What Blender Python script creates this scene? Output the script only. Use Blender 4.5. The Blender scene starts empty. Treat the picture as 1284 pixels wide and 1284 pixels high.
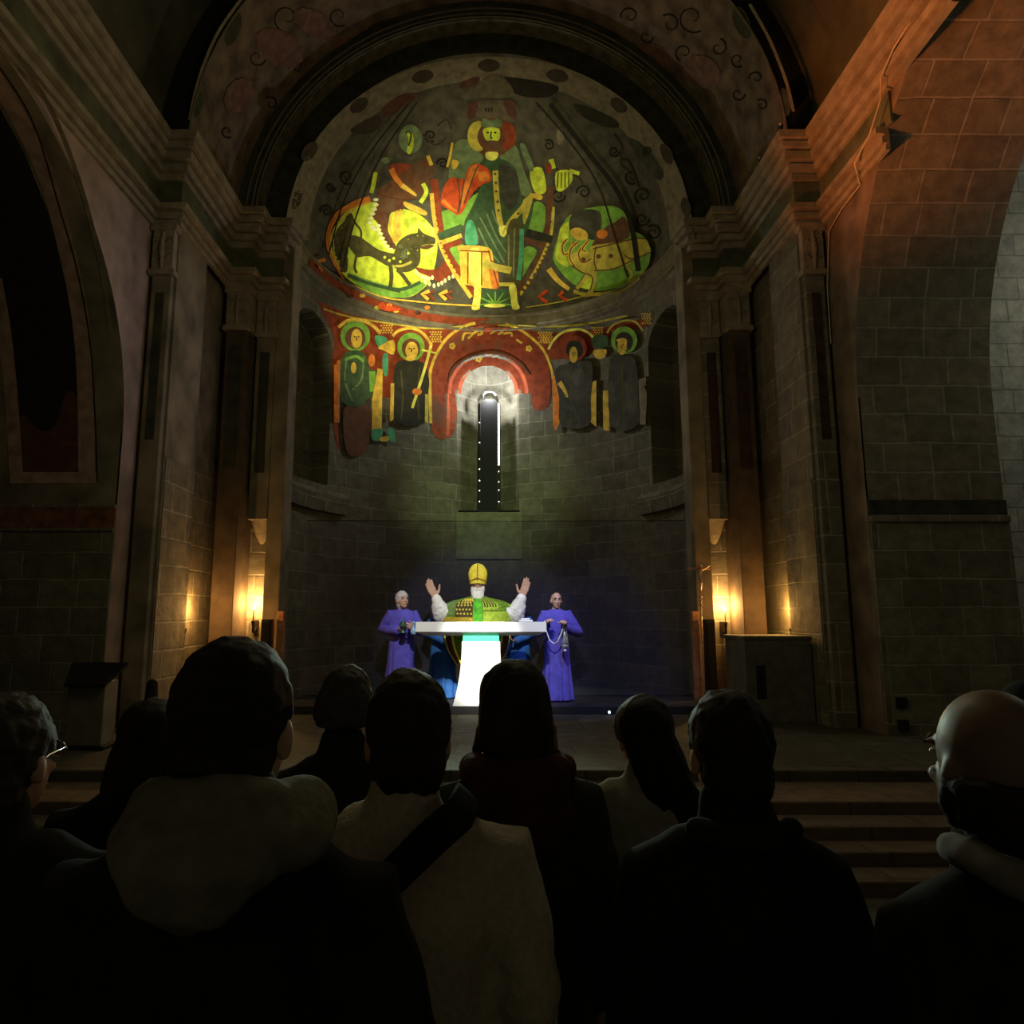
import bpy, bmesh, math, random
from mathutils import Vector, Matrix, noise
random.seed(7)
scene = bpy.context.scene
col = scene.collection
PI = math.pi
def R(a): return math.radians(a)

# ------------------------------------------------------------------ camera
FPX, PITCH, AXIS_PX, CY, EYE = 870.0, R(8.5), 612.0, 642.0, 1.85
cd = bpy.data.cameras.new('camera'); cam = bpy.data.objects.new('camera', cd); col.objects.link(cam)
cam.location = (0, 0, EYE); cam.rotation_euler = (R(90) + PITCH, 0, 0)
cd.sensor_width = 36; cd.lens = 36 * FPX / 1284; cd.shift_x = (642 - AXIS_PX) / 1284
cd.clip_start = .05; cd.clip_end = 200
scene.camera = cam

def sight(x, y):
    """direction in which a point of the photograph lies, seen from the place it was taken from"""
    u = (x - AXIS_PX) / FPX; v = (CY - y) / FPX
    return Vector((u, math.cos(PITCH) - v * math.sin(PITCH), math.sin(PITCH) + v * math.cos(PITCH)))
def at_depth(x, y, d):
    r = sight(x, y); return Vector((0, 0, EYE)) + r * (d / r.y)

# ------------------------------------------------------------------ materials
MATS = {}
def srgb(h):
    h = h.lstrip('#'); v = [int(h[i:i+2], 16) / 255 for i in (0, 2, 4)]
    return tuple(c / 12.92 if c < .04045 else ((c + .055) / 1.055) ** 2.4 for c in v)
def mat(name, c, rough=.8, var=.25, nscale=8., bump=0., spec=.3, metal=0., emit=None, es=0., coords='Object'):
    if name in MATS: return MATS[name]
    m = bpy.data.materials.new(name); m.use_nodes = True; MATS[name] = m
    nt = m.node_tree; b = nt.nodes['Principled BSDF']
    b.inputs['Roughness'].default_value = rough; b.inputs['Metallic'].default_value = metal
    b.inputs['Specular IOR Level'].default_value = spec
    if emit:
        b.inputs['Emission Color'].default_value = (*emit, 1); b.inputs['Emission Strength'].default_value = es
    tc = nt.nodes.new('ShaderNodeTexCoord'); n = nt.nodes.new('ShaderNodeTexNoise')
    n.inputs['Scale'].default_value = nscale; n.inputs['Detail'].default_value = 5
    nt.links.new(tc.outputs[coords], n.inputs['Vector'])
    r = nt.nodes.new('ShaderNodeValToRGB'); nt.links.new(n.outputs['Fac'], r.inputs['Fac'])
    r.color_ramp.elements[0].position = .3; r.color_ramp.elements[1].position = .7
    r.color_ramp.elements[0].color = (*[x * (1 - var) for x in c], 1)
    r.color_ramp.elements[1].color = (*[min(1, x * (1 + var)) for x in c], 1)
    nt.links.new(r.outputs['Color'], b.inputs['Base Color'])
    if bump:
        bp = nt.nodes.new('ShaderNodeBump'); bp.inputs['Strength'].default_value = bump; bp.inputs['Distance'].default_value = .03
        nt.links.new(n.outputs['Fac'], bp.inputs['Height']); nt.links.new(bp.outputs['Normal'], b.inputs['Normal'])
    return m
def stone(name, c1, c2, mortar, bw=.6, bh=.32, ms=.014, rough=.9, bump=.6, stain=None):
    m = bpy.data.materials.new(name); m.use_nodes = True; MATS[name] = m
    nt = m.node_tree; L = nt.links.new; N = nt.nodes.new; b = nt.nodes['Principled BSDF']
    b.inputs['Roughness'].default_value = rough; b.inputs['Specular IOR Level'].default_value = .2
    uv = N('ShaderNodeUVMap')
    n0 = N('ShaderNodeTexNoise'); n0.inputs['Scale'].default_value = 1.3; n0.inputs['Detail'].default_value = 3
    L(uv.outputs['UV'], n0.inputs['Vector'])
    wob = N('ShaderNodeVectorMath'); wob.operation = 'MULTIPLY_ADD'; wob.inputs[1].default_value = (.07, .05, 0)
    L(n0.outputs['Color'], wob.inputs[0]); L(uv.outputs['UV'], wob.inputs[2])
    br = N('ShaderNodeTexBrick'); br.inputs['Scale'].default_value = 1; br.inputs['Brick Width'].default_value = bw
    br.inputs['Row Height'].default_value = bh; br.inputs['Mortar Size'].default_value = ms; br.inputs['Mortar Smooth'].default_value = .4
    br.inputs['Bias'].default_value = 0
    br.squash = .75; br.squash_frequency = 3
    br.inputs['Color1'].default_value = (*c1, 1); br.inputs['Color2'].default_value = (*c2, 1); br.inputs['Mortar'].default_value = (*mortar, 1)
    L(wob.outputs[0], br.inputs['Vector'])
    n = N('ShaderNodeTexNoise'); n.inputs['Scale'].default_value = 5; n.inputs['Detail'].default_value = 8; n.inputs['Roughness'].default_value = .65
    L(uv.outputs['UV'], n.inputs['Vector'])
    mr = N('ShaderNodeMapRange'); mr.inputs[1].default_value = .25; mr.inputs[2].default_value = .75; mr.inputs[3].default_value = .55; mr.inputs[4].default_value = 1.35
    L(n.outputs['Fac'], mr.inputs[0])
    mx = N('ShaderNodeMix'); mx.data_type = 'RGBA'; mx.blend_type = 'MULTIPLY'; mx.inputs[0].default_value = 1
    L(br.outputs['Color'], mx.inputs[6]); L(mr.outputs[0], mx.inputs[7])
    out = mx.outputs[2]
    if stain:
        n2 = N('ShaderNodeTexNoise'); n2.inputs['Scale'].default_value = .8; n2.inputs['Detail'].default_value = 4
        L(uv.outputs['UV'], n2.inputs['Vector'])
        m2 = N('ShaderNodeMapRange'); m2.inputs[1].default_value = .5; m2.inputs[2].default_value = .7; L(n2.outputs['Fac'], m2.inputs[0])
        x2 = N('ShaderNodeMix'); x2.data_type = 'RGBA'; x2.inputs[7].default_value = (*stain, 1)
        L(m2.outputs[0], x2.inputs[0]); L(out, x2.inputs[6]); out = x2.outputs[2]
    L(out, b.inputs['Base Color'])
    sub = N('ShaderNodeMath'); sub.operation = 'MULTIPLY_ADD'; sub.inputs[1].default_value = -.8
    L(br.outputs['Fac'], sub.inputs[0]); L(n.outputs['Fac'], sub.inputs[2])
    bp = N('ShaderNodeBump'); bp.inputs['Strength'].default_value = bump; bp.inputs['Distance'].default_value = .03
    L(sub.outputs[0], bp.inputs['Height']); L(bp.outputs['Normal'], b.inputs['Normal'])
    return m

# ------------------------------------------------------------------ mesh helpers
class MB:
    def __init__(s): s.v = []; s.f = []
    def quad(s, *p):
        k = len(s.v); s.v += [tuple(q) for q in p]; s.f.append(tuple(range(k, k + len(p)))); return s
    def box(s, x0, x1, y0, y1, z0, z1):
        if x0 > x1: x0, x1 = x1, x0
        k = len(s.v)
        s.v += [(x0,y0,z0),(x1,y0,z0),(x1,y1,z0),(x0,y1,z0),(x0,y0,z1),(x1,y0,z1),(x1,y1,z1),(x0,y1,z1)]
        s.f += [tuple(k + i for i in f) for f in ((0,3,2,1),(4,5,6,7),(0,1,5,4),(1,2,6,5),(2,3,7,6),(3,0,4,7))]
        return s
    def grid(s, nu, nv, fn, closed=False):
        k = len(s.v)
        for j in range(nv + 1):
            for i in range(nu + (0 if closed else 1)):
                s.v.append(tuple(fn(i / nu, j / nv)))
        w = nu if closed else nu + 1
        for j in range(nv):
            for i in range(nu):
                a = k + j * w + i; b = k + j * w + (i + 1) % w
                s.f.append((a, b, b + w, a + w))
        return s
    def tube(s, pts, rads, n=14, xref=Vector((1, 0, 0)), cap=True):
        pts = [Vector(p) for p in pts]; m = len(pts)
        rads = [(r, r) if not isinstance(r, tuple) else r for r in rads]
        rings = []
        for i, p in enumerate(pts):
            t = (pts[min(i + 1, m - 1)] - pts[max(i - 1, 0)]).normalized()
            xr = xref if abs(t.dot(xref)) < .9 else Vector((0, 1, 0))
            u = (xr - t * xr.dot(t)).normalized(); v = t.cross(u)
            rings.append((p, u, v, t, rads[i]))
        seq = []
        if cap:
            p, u, v, t, r = rings[0]; q = min(r)
            for a in (85, 60, 30): seq.append((p - t * q * math.sin(R(a)), u, v, (r[0] * math.cos(R(a)), r[1] * math.cos(R(a)))))
        for p, u, v, t, r in rings: seq.append((p, u, v, r))
        if cap:
            p, u, v, t, r = rings[-1]; q = min(r)
            for a in (30, 60, 85): seq.append((p + t * q * math.sin(R(a)), u, v, (r[0] * math.cos(R(a)), r[1] * math.cos(R(a)))))
        k = len(s.v)
        for p, u, v, r in seq:
            for i in range(n):
                a = 2 * PI * i / n; s.v.append(tuple(p + u * r[0] * math.cos(a) + v * r[1] * math.sin(a)))
        for j in range(len(seq) - 1):
            for i in range(n):
                a = k + j * n + i; b = k + j * n + (i + 1) % n; s.f.append((a, b, b + n, a + n))
        s.f.append(tuple(k + i for i in reversed(range(n)))); e = k + (len(seq) - 1) * n; s.f.append(tuple(e + i for i in range(n)))
        return s
    def ball(s, c, r, rot=None, n=16, m=10):
        r = (r, r, r) if not isinstance(r, tuple) else r; c = Vector(c); k = len(s.v); M = rot or Matrix.Identity(3)
        s.v.append(tuple(c + M @ Vector((0, 0, -r[2]))))
        for j in range(1, m):
            a = -PI / 2 + PI * j / m
            for i in range(n):
                b = 2 * PI * i / n
                s.v.append(tuple(c + M @ Vector((r[0] * math.cos(a) * math.cos(b), r[1] * math.cos(a) * math.sin(b), r[2] * math.sin(a)))))
        s.v.append(tuple(c + M @ Vector((0, 0, r[2])))); top = len(s.v) - 1
        for i in range(n): s.f.append((k, k + 1 + (i + 1) % n, k + 1 + i))
        for j in range(m - 2):
            for i in range(n):
                a = k + 1 + j * n + i; b = k + 1 + j * n + (i + 1) % n; s.f.append((a, b, b + n, a + n))
        for i in range(n): s.f.append((top, top - n + i, top - n + (i + 1) % n))
        return s
    def lathe(s, prof, c=(0, 0, 0), n=24):
        k = len(s.v)
        for r, z in prof:
            for i in range(n):
                a = 2 * PI * i / n; s.v.append((c[0] + r * math.cos(a), c[1] + r * math.sin(a), c[2] + z))
        for j in range(len(prof) - 1):
            for i in range(n):
                a = k + j * n + i; b = k + j * n + (i + 1) % n; s.f.append((a, b, b + n, a + n))
        s.f.append(tuple(k + i for i in reversed(range(n)))); e = k + (len(prof) - 1) * n; s.f.append(tuple(e + i for i in range(n)))
        return s

def build(name, mb, m, parent=None, smooth=False, uv=None, kind=None, loc=None, bevel=0):
    me = bpy.data.meshes.new(name); me.from_pydata(mb.v, [], mb.f); me.update()
    if uv is None or uv == 'box':
        ul = me.uv_layers.new(name='UVMap')
        for p in me.polygons:
            n = p.normal; a = (abs(n.x), abs(n.y), abs(n.z)); k = a.index(max(a))
            for li in p.loop_indices:
                co = me.vertices[me.loops[li].vertex_index].co
                ul.data[li].uv = ((co.y, co.z), (co.x, co.z), (co.x, co.y))[k]
    elif callable(uv):
        ul = me.uv_layers.new(name='UVMap')
        for l in me.loops: ul.data[l.index].uv = uv(me.vertices[l.vertex_index].co)
    return link(name, me, m, parent, smooth, kind, loc, bevel)
def link(name, me, m, parent=None, smooth=False, kind=None, loc=None, bevel=0):
    me.materials.clear()
    if m: me.materials.append(m)
    if smooth:
        me.polygons.foreach_set('use_smooth', [True] * len(me.polygons))
    o = bpy.data.objects.new(name, me); col.objects.link(o)
    if parent is not None: o.parent = parent
    if loc is not None: o.location = loc
    if kind: o['kind'] = kind
    if bevel:
        bv = o.modifiers.new('edge', 'BEVEL'); bv.width = bevel; bv.segments = 2; bv.limit_method = 'ANGLE'
    return o
def empty(name, loc=(0, 0, 0), parent=None, rz=0):
    o = bpy.data.objects.new(name, None); col.objects.link(o); o.location = loc; o.rotation_euler = (0, 0, rz); o.empty_display_size = .1
    if parent is not None: o.parent = parent
    return o
def tag(o, label, cat, group=None):
    o['label'] = label; o['category'] = cat
    if group: o['group'] = group
    return o
def remeshed(mb, voxel, smooth=3, factor=.5):
    """one continuous skin around overlapping shapes"""
    me = bpy.data.meshes.new('shape'); me.from_pydata(mb.v, [], mb.f); me.update()
    o = bpy.data.objects.new('shape', me); col.objects.link(o)
    r = o.modifiers.new('r', 'REMESH'); r.mode = 'VOXEL'; r.voxel_size = voxel; r.use_smooth_shade = True
    if smooth:
        sm = o.modifiers.new('s', 'SMOOTH'); sm.iterations = smooth; sm.factor = factor
    dg = bpy.context.evaluated_depsgraph_get()
    out = bpy.data.meshes.new_from_object(o.evaluated_get(dg))
    bpy.data.objects.remove(o); bpy.data.meshes.remove(me)
    return out
def crease(me, amp, freq, seed=0., stretch=(1, 1, 1)):
    """cloth folds: push vertices along their normals by noise"""
    ns = [v.normal.copy() for v in me.vertices]
    for v, n in zip(me.vertices, ns):
        c = v.co; q = Vector((c.x * stretch[0] + seed, c.y * stretch[1], c.z * stretch[2])) * freq
        v.co = c + n * amp * (noise.noise(q) + .5 * noise.noise(q * 2.3))
    me.update(); return me
# ------------------------------------------------------------------ the church
S = srgb
M_stone = stone('grey_ashlar', (.20,.185,.13), (.13,.12,.085), (.26,.25,.19), .62, .33, .012, stain=(.12,.10,.06))
M_jamb = stone('brown_ashlar', (.21,.18,.13), (.15,.13,.095), (.27,.25,.2), .58, .36, .016)
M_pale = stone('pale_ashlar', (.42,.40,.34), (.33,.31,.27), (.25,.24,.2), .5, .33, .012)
M_plaster = mat('stained_plaster', (.20,.165,.11), .9, .45, 2.2, .25)
M_cornice = mat('cornice_stone', (.26,.215,.15), .85, .3, 6, .2)
M_pink = mat('pink_plaster', (.33,.24,.2), .9, .3, 3, .15)
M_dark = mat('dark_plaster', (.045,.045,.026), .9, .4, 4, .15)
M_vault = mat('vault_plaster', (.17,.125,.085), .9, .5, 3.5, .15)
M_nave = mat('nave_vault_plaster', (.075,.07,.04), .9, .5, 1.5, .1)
M_dome = mat('dome_plaster', (.092,.084,.052), .9, .4, 5, .15)  # plaster darkened in colour so the painted-in projection stands out
M_floor = stone('floor_slabs', (.10,.09,.06), (.075,.068,.046), (.05,.045,.033), .8, .6, .01, rough=.8)
M_step = stone('step_stone', (.17,.12,.08), (.13,.095,.065), (.09,.07,.05), 1.1, .5, .01)

NW, PX, CX_, AX = 4.55, 4.2, 3.85, 3.45      # half widths: nave, chancel, apse arch, apse
PY, SY, A1, AY = 8.8, 10.7, 10.85, 11.0      # depths: chancel pier, first step, apse jamb, apse opening
ZS = 8.3                                     # top of the cornice: all vaults spring here
DR = 3.38                                    # radius of the apse wall

fl = MB()
fl.box(-10, 10, -3, 4.93, -.3, 0); build('floor', fl, M_floor, kind='structure')
sy = [4.93, 5.2, 5.45, 5.75, 6.4]
for i, y in enumerate(sy):
    b = MB().box(-NW - 5, NW + 5, y, 16 if i == 4 else sy[i + 1] + .04, -.3 if i else -.3, .1 * (i + 1) - (0 if i == 4 else 0))
    build('floor_step', b, M_step if i < 4 else M_floor, kind='structure', bevel=.012)

def arch_z(y, c, a, b, k):
    q = 1 - ((y - c) / a) ** 2
    return k + b * math.sqrt(max(q, 0))
def nave_wall(sg, name, c, a, b, k):
    w = MB(); n = 48
    y0, y1 = c - a, c + a
    X = sg * NW; X2 = sg * 6.2
    w.box(X, X + sg * .02, -3, y0, 0, ZS)
    w.box(X, X + sg * .02, y1, PY, .3, ZS)
    for i in range(n):
        ya = c - a * math.cos(PI * i / n); yb = c - a * math.cos(PI * (i + 1) / n)
        za, zb = arch_z(ya, c, a, b, k), arch_z(yb, c, a, b, k)
        w.quad((X, ya, za), (X, yb, zb), (X, yb, ZS + .1), (X, ya, ZS + .1))
    build(name, w, M_pink if sg < 0 else mat('brown_plaster', (.17,.125,.09), .9, .4, 3, .2), kind='structure')
    # far jamb and intrados, one surface unrolled along the arch
    t = MB(); path = [(y1, 0.0), (y1, k * .5), (y1, k)] + [(c + a * math.cos(PI * i / n), k + b * math.sin(PI * i / n)) for i in range(1, n + 1)] + [(y0, 0.0)]
    L = [0]
    for p, q in zip(path, path[1:]): L.append(L[-1] + math.hypot(p[0] - q[0], p[1] - q[1]))
    us = []
    for i, (p, q) in enumerate(zip(path, path[1:])):
        t.quad((X, p[0], p[1]), (X2, p[0], p[1]), (X2, q[0], q[1]), (X, q[0], q[1]))
        us += [(0, L[i]), (1.65, L[i]), (1.65, L[i + 1]), (0, L[i + 1])]
    me = bpy.data.meshes.new(name + '_arch'); me.from_pydata(t.v, [], t.f); me.update()
    ul = me.uv_layers.new(name='UVMap')
    for l in me.loops: ul.data[l.index].uv = us[l.vertex_index]
    link('wall_arch_' + ('left' if sg < 0 else 'right'), me, M_jamb if sg > 0 else M_plaster, kind='structure')
ARL = (5.4, 3.0, 3.0, 4.1); ARR = (4.9, 3.33, 3.85, 4.5)
nave_wall(-1, 'wall_left', *ARL); nave_wall(1, 'wall_right', *ARR)
# the dim chapels behind the side arches
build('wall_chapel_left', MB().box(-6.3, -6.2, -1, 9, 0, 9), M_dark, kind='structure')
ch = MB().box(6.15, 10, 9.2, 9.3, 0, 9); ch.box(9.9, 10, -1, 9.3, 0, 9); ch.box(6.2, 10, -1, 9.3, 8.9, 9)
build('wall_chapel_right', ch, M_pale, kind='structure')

# left jamb: stone courses below a painted string course
lj = MB().box(-6.2, -NW - .002, 8.375, 8.398, .4, 3.15); build('wall_base_left', lj, M_stone, kind='structure')
rj = MB().box(NW + .002, 6.2, 8.17, 8.228, .4, 2.95); build('wall_base_right', rj, M_stone, kind='structure')
for sg, z0, z1, y, p in ((-1, 3.15, 3.2, 8.36, .05), (-1, 2.86, 2.9, 8.355, .02), (1, 2.95, 3.03, 8.14, .06)):
    build('trim_1' if sg < 0 else 'trim_2', MB().box(sg * (NW + .001), sg * 6.2, y, 8.4, z0, z1), M_jamb, kind='structure', bevel=.01)
build('trim_3', MB().box(-6.2, -NW - .001, 8.368, 8.39, 2.9, 3.15), mat('red_frieze', (.19,.075,.04), .9, .5, 9), kind='structure')
build('trim_4', MB().box(NW + .001, 6.2, 8.19, 8.225, 3.03, 3.22), mat('dark_band_stone', (.035,.035,.022), .95, .5, 7), kind='structure')  # near-black stone band across the jamb

# chancel walls, one per side: pier, side wall, return wall
for sg, sd in ((-1, 'left'), (1, 'right')):
    w = MB()
    w.box(sg * PX, sg * (NW + .0), PY, 9.72, .3, ZS)              # pier towards the nave
    w.box(sg * (PX + .12), sg * 4.7, 9.72, 11.3, .3, ZS)          # recessed stretch of side wall
    build('wall_chancel_' + sd, w, M_plaster if sg < 0 else M_jamb, kind='structure')
    low = MB().box(sg * (PX - .012), sg * (PX + .1), PY + .03, 9.73, .3, 3.6 if sg > 0 else 3.9)
    low.box(sg * (PX + .11), sg * (PX + .2), 9.74, 11.2, .3, 4.2)
    build('wall_base_' + sd, low, M_jamb if sg < 0 else M_stone, kind='structure')
    w = MB().box(sg * 3.3, sg * 4.4, 11.12, 11.3, .3, ZS); build('wall_return_' + sd, w, M_jamb, kind='structure')
    w = MB().box(sg * 3.24, sg * 3.5, A1, 11.3, .3, ZS); build('wall_jamb_' + sd, w, M_plaster, kind='structure', bevel=.02)
    # pilasters with capitals
    for nm, xa, xb, y0, y1, zb in (('near', PX + .03, NW - .06, PY - .1, PY, .3), ('inner', 3.83, 4.17, 10.5, 11.2, .4), ('upper', 3.49, 3.79, 10.82, 11.2, 3.35)):
        q = MB(); e = .045
        q.box(sg * xa, sg * xb, y0, y1, zb, 6.35)
        build('wall_pilaster_' + sd, q, mat('shade_brown_stone', (.085,.06,.04), .9, .3, 4, .2) if nm == 'inner' else M_plaster if sg < 0 else M_jamb, kind='structure', bevel=.012)  # inner pilaster's backlit shade put into a darker stone colour
        p = MB().box(sg * (xa + .075), sg * (xb - .075), y0 - .012, y0 + .03, 4.1, 6.1)
        build('trim_5', p, M_dark if sg < 0 else mat('red_paint_panel', (.05,.026,.016), .9, .4, 6), kind='structure')
        c = MB()
        c.box(sg * (xa - e), sg * (xb + e), y0 - e, y1, 6.35, 6.42)
        c.box(sg * (xa - .01), sg * (xb + .01), y0 - .02, y1, 6.42, 6.98)
        c.box(sg * (xa - e), sg * (xb + e), y0 - e, y1, 6.98, 7.08)
        cx = sg * (xa + xb) / 2; hw = (xb - xa) / 2
        for s2 in (-1, 1):                                       # leaf volutes
            for zz, rr in ((6.84, .065), (6.62, .055)):
                pts = [(cx + s2 * (hw * .5 + rr * (1 - t / 9) * math.cos(t * 1.1)), y0 - .03, zz + rr * (1 - t / 9) * math.sin(t * 1.1)) for t in range(8)]
                c.tube(pts, [.014] * 8, 6)
        c.tube([(cx, y0 - .03, 6.44), (cx, y0 - .045, 6.7), (cx, y0 - .03, 6.95)], [.02, .035, .02], 8)
        build('trim_6', c, M_cornice, kind='structure', bevel=.01)
    cb = MB(); cb.tube([(sg * 3.64, 11.0, 3.4), (sg * 3.64, 11.08, 3.15), (sg * 3.64, 11.16, 2.98)], [(.16, .12), (.1, .08), (.04, .03)], 12)
    build('trim_7', cb, M_cornice, kind='structure')

# entablature swept along the plan
def sweep(plan, prof, sg):
    m = MB(); n = len(plan); P2 = [Vector((p[0], p[1])) for p in plan]
    nor = []
    for a, b in zip(P2, P2[1:]):
        d = (b - a).normalized(); nor.append(Vector((-d.y, d.x)))     # towards the axis for a path going away on the +x side
    mit = []
    for i in range(n):
        if i == 0: mit.append(nor[0])
        elif i == n - 1: mit.append(nor[-1])
        else:
            v = nor[i - 1] + nor[i]; mit.append(v / max(v.dot(nor[i]), .2))
    for i in range(n - 1):
        for (o0, z0), (o1, z1) in zip(prof, prof[1:]):
            pts = [(P2[i] + mit[i] * o0, z0), (P2[i + 1] + mit[i + 1] * o0, z0), (P2[i + 1] + mit[i + 1] * o1, z1), (P2[i] + mit[i] * o1, z1)]
            m.quad(*[(sg * p.x, p.y, z) for p, z in pts])
    for e in (0, n - 1):
        m.quad(*[(sg * (P2[e] + mit[e] * o).x, (P2[e] + mit[e] * o).y, z) for o, z in prof])
    return m
def plan(y0): return [(NW, y0), (NW, PY - .06), (PX, PY - .06), (PX, 10.5), (CX_, 10.5), (CX_, 10.82), (AX, 10.82), (AX - .04, 11.05)]
archi = [(0, 7.06), (.05, 7.06), (.05, 7.13), (.035, 7.13), (.035, 7.15), (.085, 7.15), (.085, 7.23), (.06, 7.23), (.06, 7.26), (.15, 7.27), (.15, 7.34), (0, 7.36)]
frieze = [(0, 7.34), (.03, 7.34), (.03, 7.74), (0, 7.74)]
corn = [(0, 7.72), (.07, 7.72), (.07, 7.8), (.05, 7.8), (.05, 7.83), (.12, 7.83), (.14, 7.91), (.1, 7.91), (.1, 7.95), (.19, 7.95), (.2, 8.06), (.16, 8.06), (.16, 8.09), (.25, 8.09), (.26, 8.16), (.22, 8.16), (.22, 8.19), (.29, 8.2), (.3, 8.3), (0, 8.32)]
for sg, ya, yc in ((-1, -3, -3), (1, 7.15, 5.9)):
    build('trim_8', sweep(plan(ya), archi, sg), M_cornice, kind='structure')
    build('trim_9', sweep(plan(ya if sg < 0 else 7.05), frieze, sg), mat('frieze_green', (.10,.105,.06), .9, .4, 3), kind='structure')
    build('trim_10', sweep(plan(yc), corn, sg), M_cornice, kind='structure')

# vaults: nave, chancel, apse arch
def barrel(name, r, y0, y1, m, n=64, flip=False):
    g = MB().grid(n, 6, lambda u, v: (r * math.cos(PI * u), y0 + (y1 - y0) * v, ZS + r * math.sin(PI * u)))
    return build(name, g, m, kind='structure', smooth=True, uv=lambda c: (c.y, r * math.atan2(c.z - ZS, c.x)))
def ringface(name, r0, r1, y, m, n=96):
    g = MB().grid(n, 3, lambda u, v: ((r0 + (r1 - r0) * v) * math.cos(PI * u), y, ZS + (r0 + (r1 - r0) * v) * math.sin(PI * u)))
    return build(name, g, m, kind='structure')
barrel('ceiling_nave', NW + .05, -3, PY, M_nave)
ringface('wall_chancel_arch', PX, NW + .06, PY, mat('black_fresco_band', (.018,.018,.01), .9, .4, 5))
barrel('ceiling_chancel', PX, PY, SY, M_vault)
ringface('wall_apse_arch', CX_, PX + .01, SY, mat('green_fresco_band', (.06,.062,.03), .9, .5, 5))
barrel('ceiling_arch', CX_, SY, AY, mat('lined_fresco', (.13,.115,.07), .9, .5, 6))
ringface('wall_apse_opening', AX, CX_ + .01, AY, mat('green_fresco_inner', (.045,.048,.022), .9, .5, 5))
for r, y in ((CX_ + .1, SY - .012), (CX_ + .2, SY - .012), (CX_ + .03, SY - .012), (PX - .02, PY - .012)):
    m = MB(); pts = [(r * math.cos(PI * i / 60), y, ZS + r * math.sin(PI * i / 60)) for i in range(61)]
    m.tube(pts, [.016] * 61, 6); build('trim_11', m, mat('fresco_line', (.2,.17,.11), .9, .3, 6), kind='structure', smooth=True)

# apse: half dome, ring moulding, wall with a slit window recess and two blind niches
dm = MB().grid(120, 60, lambda u, v: (AX * math.cos(PI * u) * math.cos(PI / 2 * v), AY + AX * math.sin(PI * u) * math.cos(PI / 2 * v), ZS + AX * math.sin(PI / 2 * v)))
build('ceiling_apse', dm, M_dome, kind='structure', smooth=True)
rp = [(DR, 7.98), (DR - .05, 7.99), (DR - .05, 8.04), (DR - .09, 8.06), (DR - .09, 8.24), (DR - .12, 8.25), (DR - .12, 8.3), (AX + .02, 8.31)]
rg = MB()
for (r0, z0), (r1, z1) in zip(rp, rp[1:]):
    rg.grid(96, 1, lambda u, v: ((r0 + (r1 - r0) * v) * math.cos(PI * u), AY + (r0 + (r1 - r0) * v) * math.sin(PI * u), z0 + (z1 - z0) * v))
build('trim_12', rg, mat('ring_plaster', (.17,.145,.08), .9, .3, 6, .1), kind='structure', smooth=True)
WZ = 6.58
def recess(s, z):
    rho = abs(s) if z < WZ else math.hypot(s, z - WZ)
    if z > 3.98:
        if rho < .19: return .75
        if rho < .64: return .12 + (.64 - rho) * .9
        if rho < .86: return .09
    d = 0
    for tc, w, zt, zb in ((-72, 10.5, 6.75, 4.25), (74, 10.5, 6.75, 4.25)):
        ds = abs(math.degrees(s / DR) - tc) * R(1) * DR; hw = w * R(1) * DR
        rr = ds if z < zt else math.hypot(ds, z - zt)
        if rr < hw and z > zb: d = .55 if tc > 0 else .4
    return d
def wallpt(th, z):
    s = th * DR; r = DR + recess(s, z); return (r * math.sin(th), AY + r * math.cos(th), z)
aw = MB().grid(460, 330, lambda u, v: wallpt(-PI / 2 + PI * u, .3 + 7.72 * v))
build('wall_back', aw, M_stone, kind='structure', uv=lambda c: (DR * math.atan2(c.x, c.y - AY), c.z))
for a, b, z0, z1 in ((-88, -54, 3.72, 4.02), (58, 88, 3.7, 3.98)):
    g = MB()
    for (r0, za), (r1, zb) in zip([(DR, z0), (DR - .1, z0), (DR - .14, z1), (DR, z1 + .12)], [(DR - .1, z0), (DR - .14, z1), (DR, z1 + .12), (DR, z0)]):
        g.grid(20, 1, lambda u, v: ((r0 + (r1 - r0) * v) * math.sin(R(a + (b - a) * u)), AY + (r0 + (r1 - r0) * v) * math.cos(R(a + (b - a) * u)), za + (zb - za) * v))
    build('trim_13', g, M_jamb, kind='structure')
ws = MB().box(-.66, .7, 14.2, 14.5, 3.0, 3.97); build('trim_14', ws, mat('sill_slab', (.2,.2,.14), .9, .25, 7, .2), kind='structure', bevel=.01)
wb = MB(); wb.quad((-.7, 15.4, 3.5), (.75, 15.4, 3.5), (.75, 15.4, 8), (-.7, 15.4, 8)); wb.box(-.62, .66, 14.345, 14.36, 3.98, 4.03)
build('window_1', wb, mat('night_beyond', (.004,.004,.004), .9, .1), kind='structure')
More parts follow.
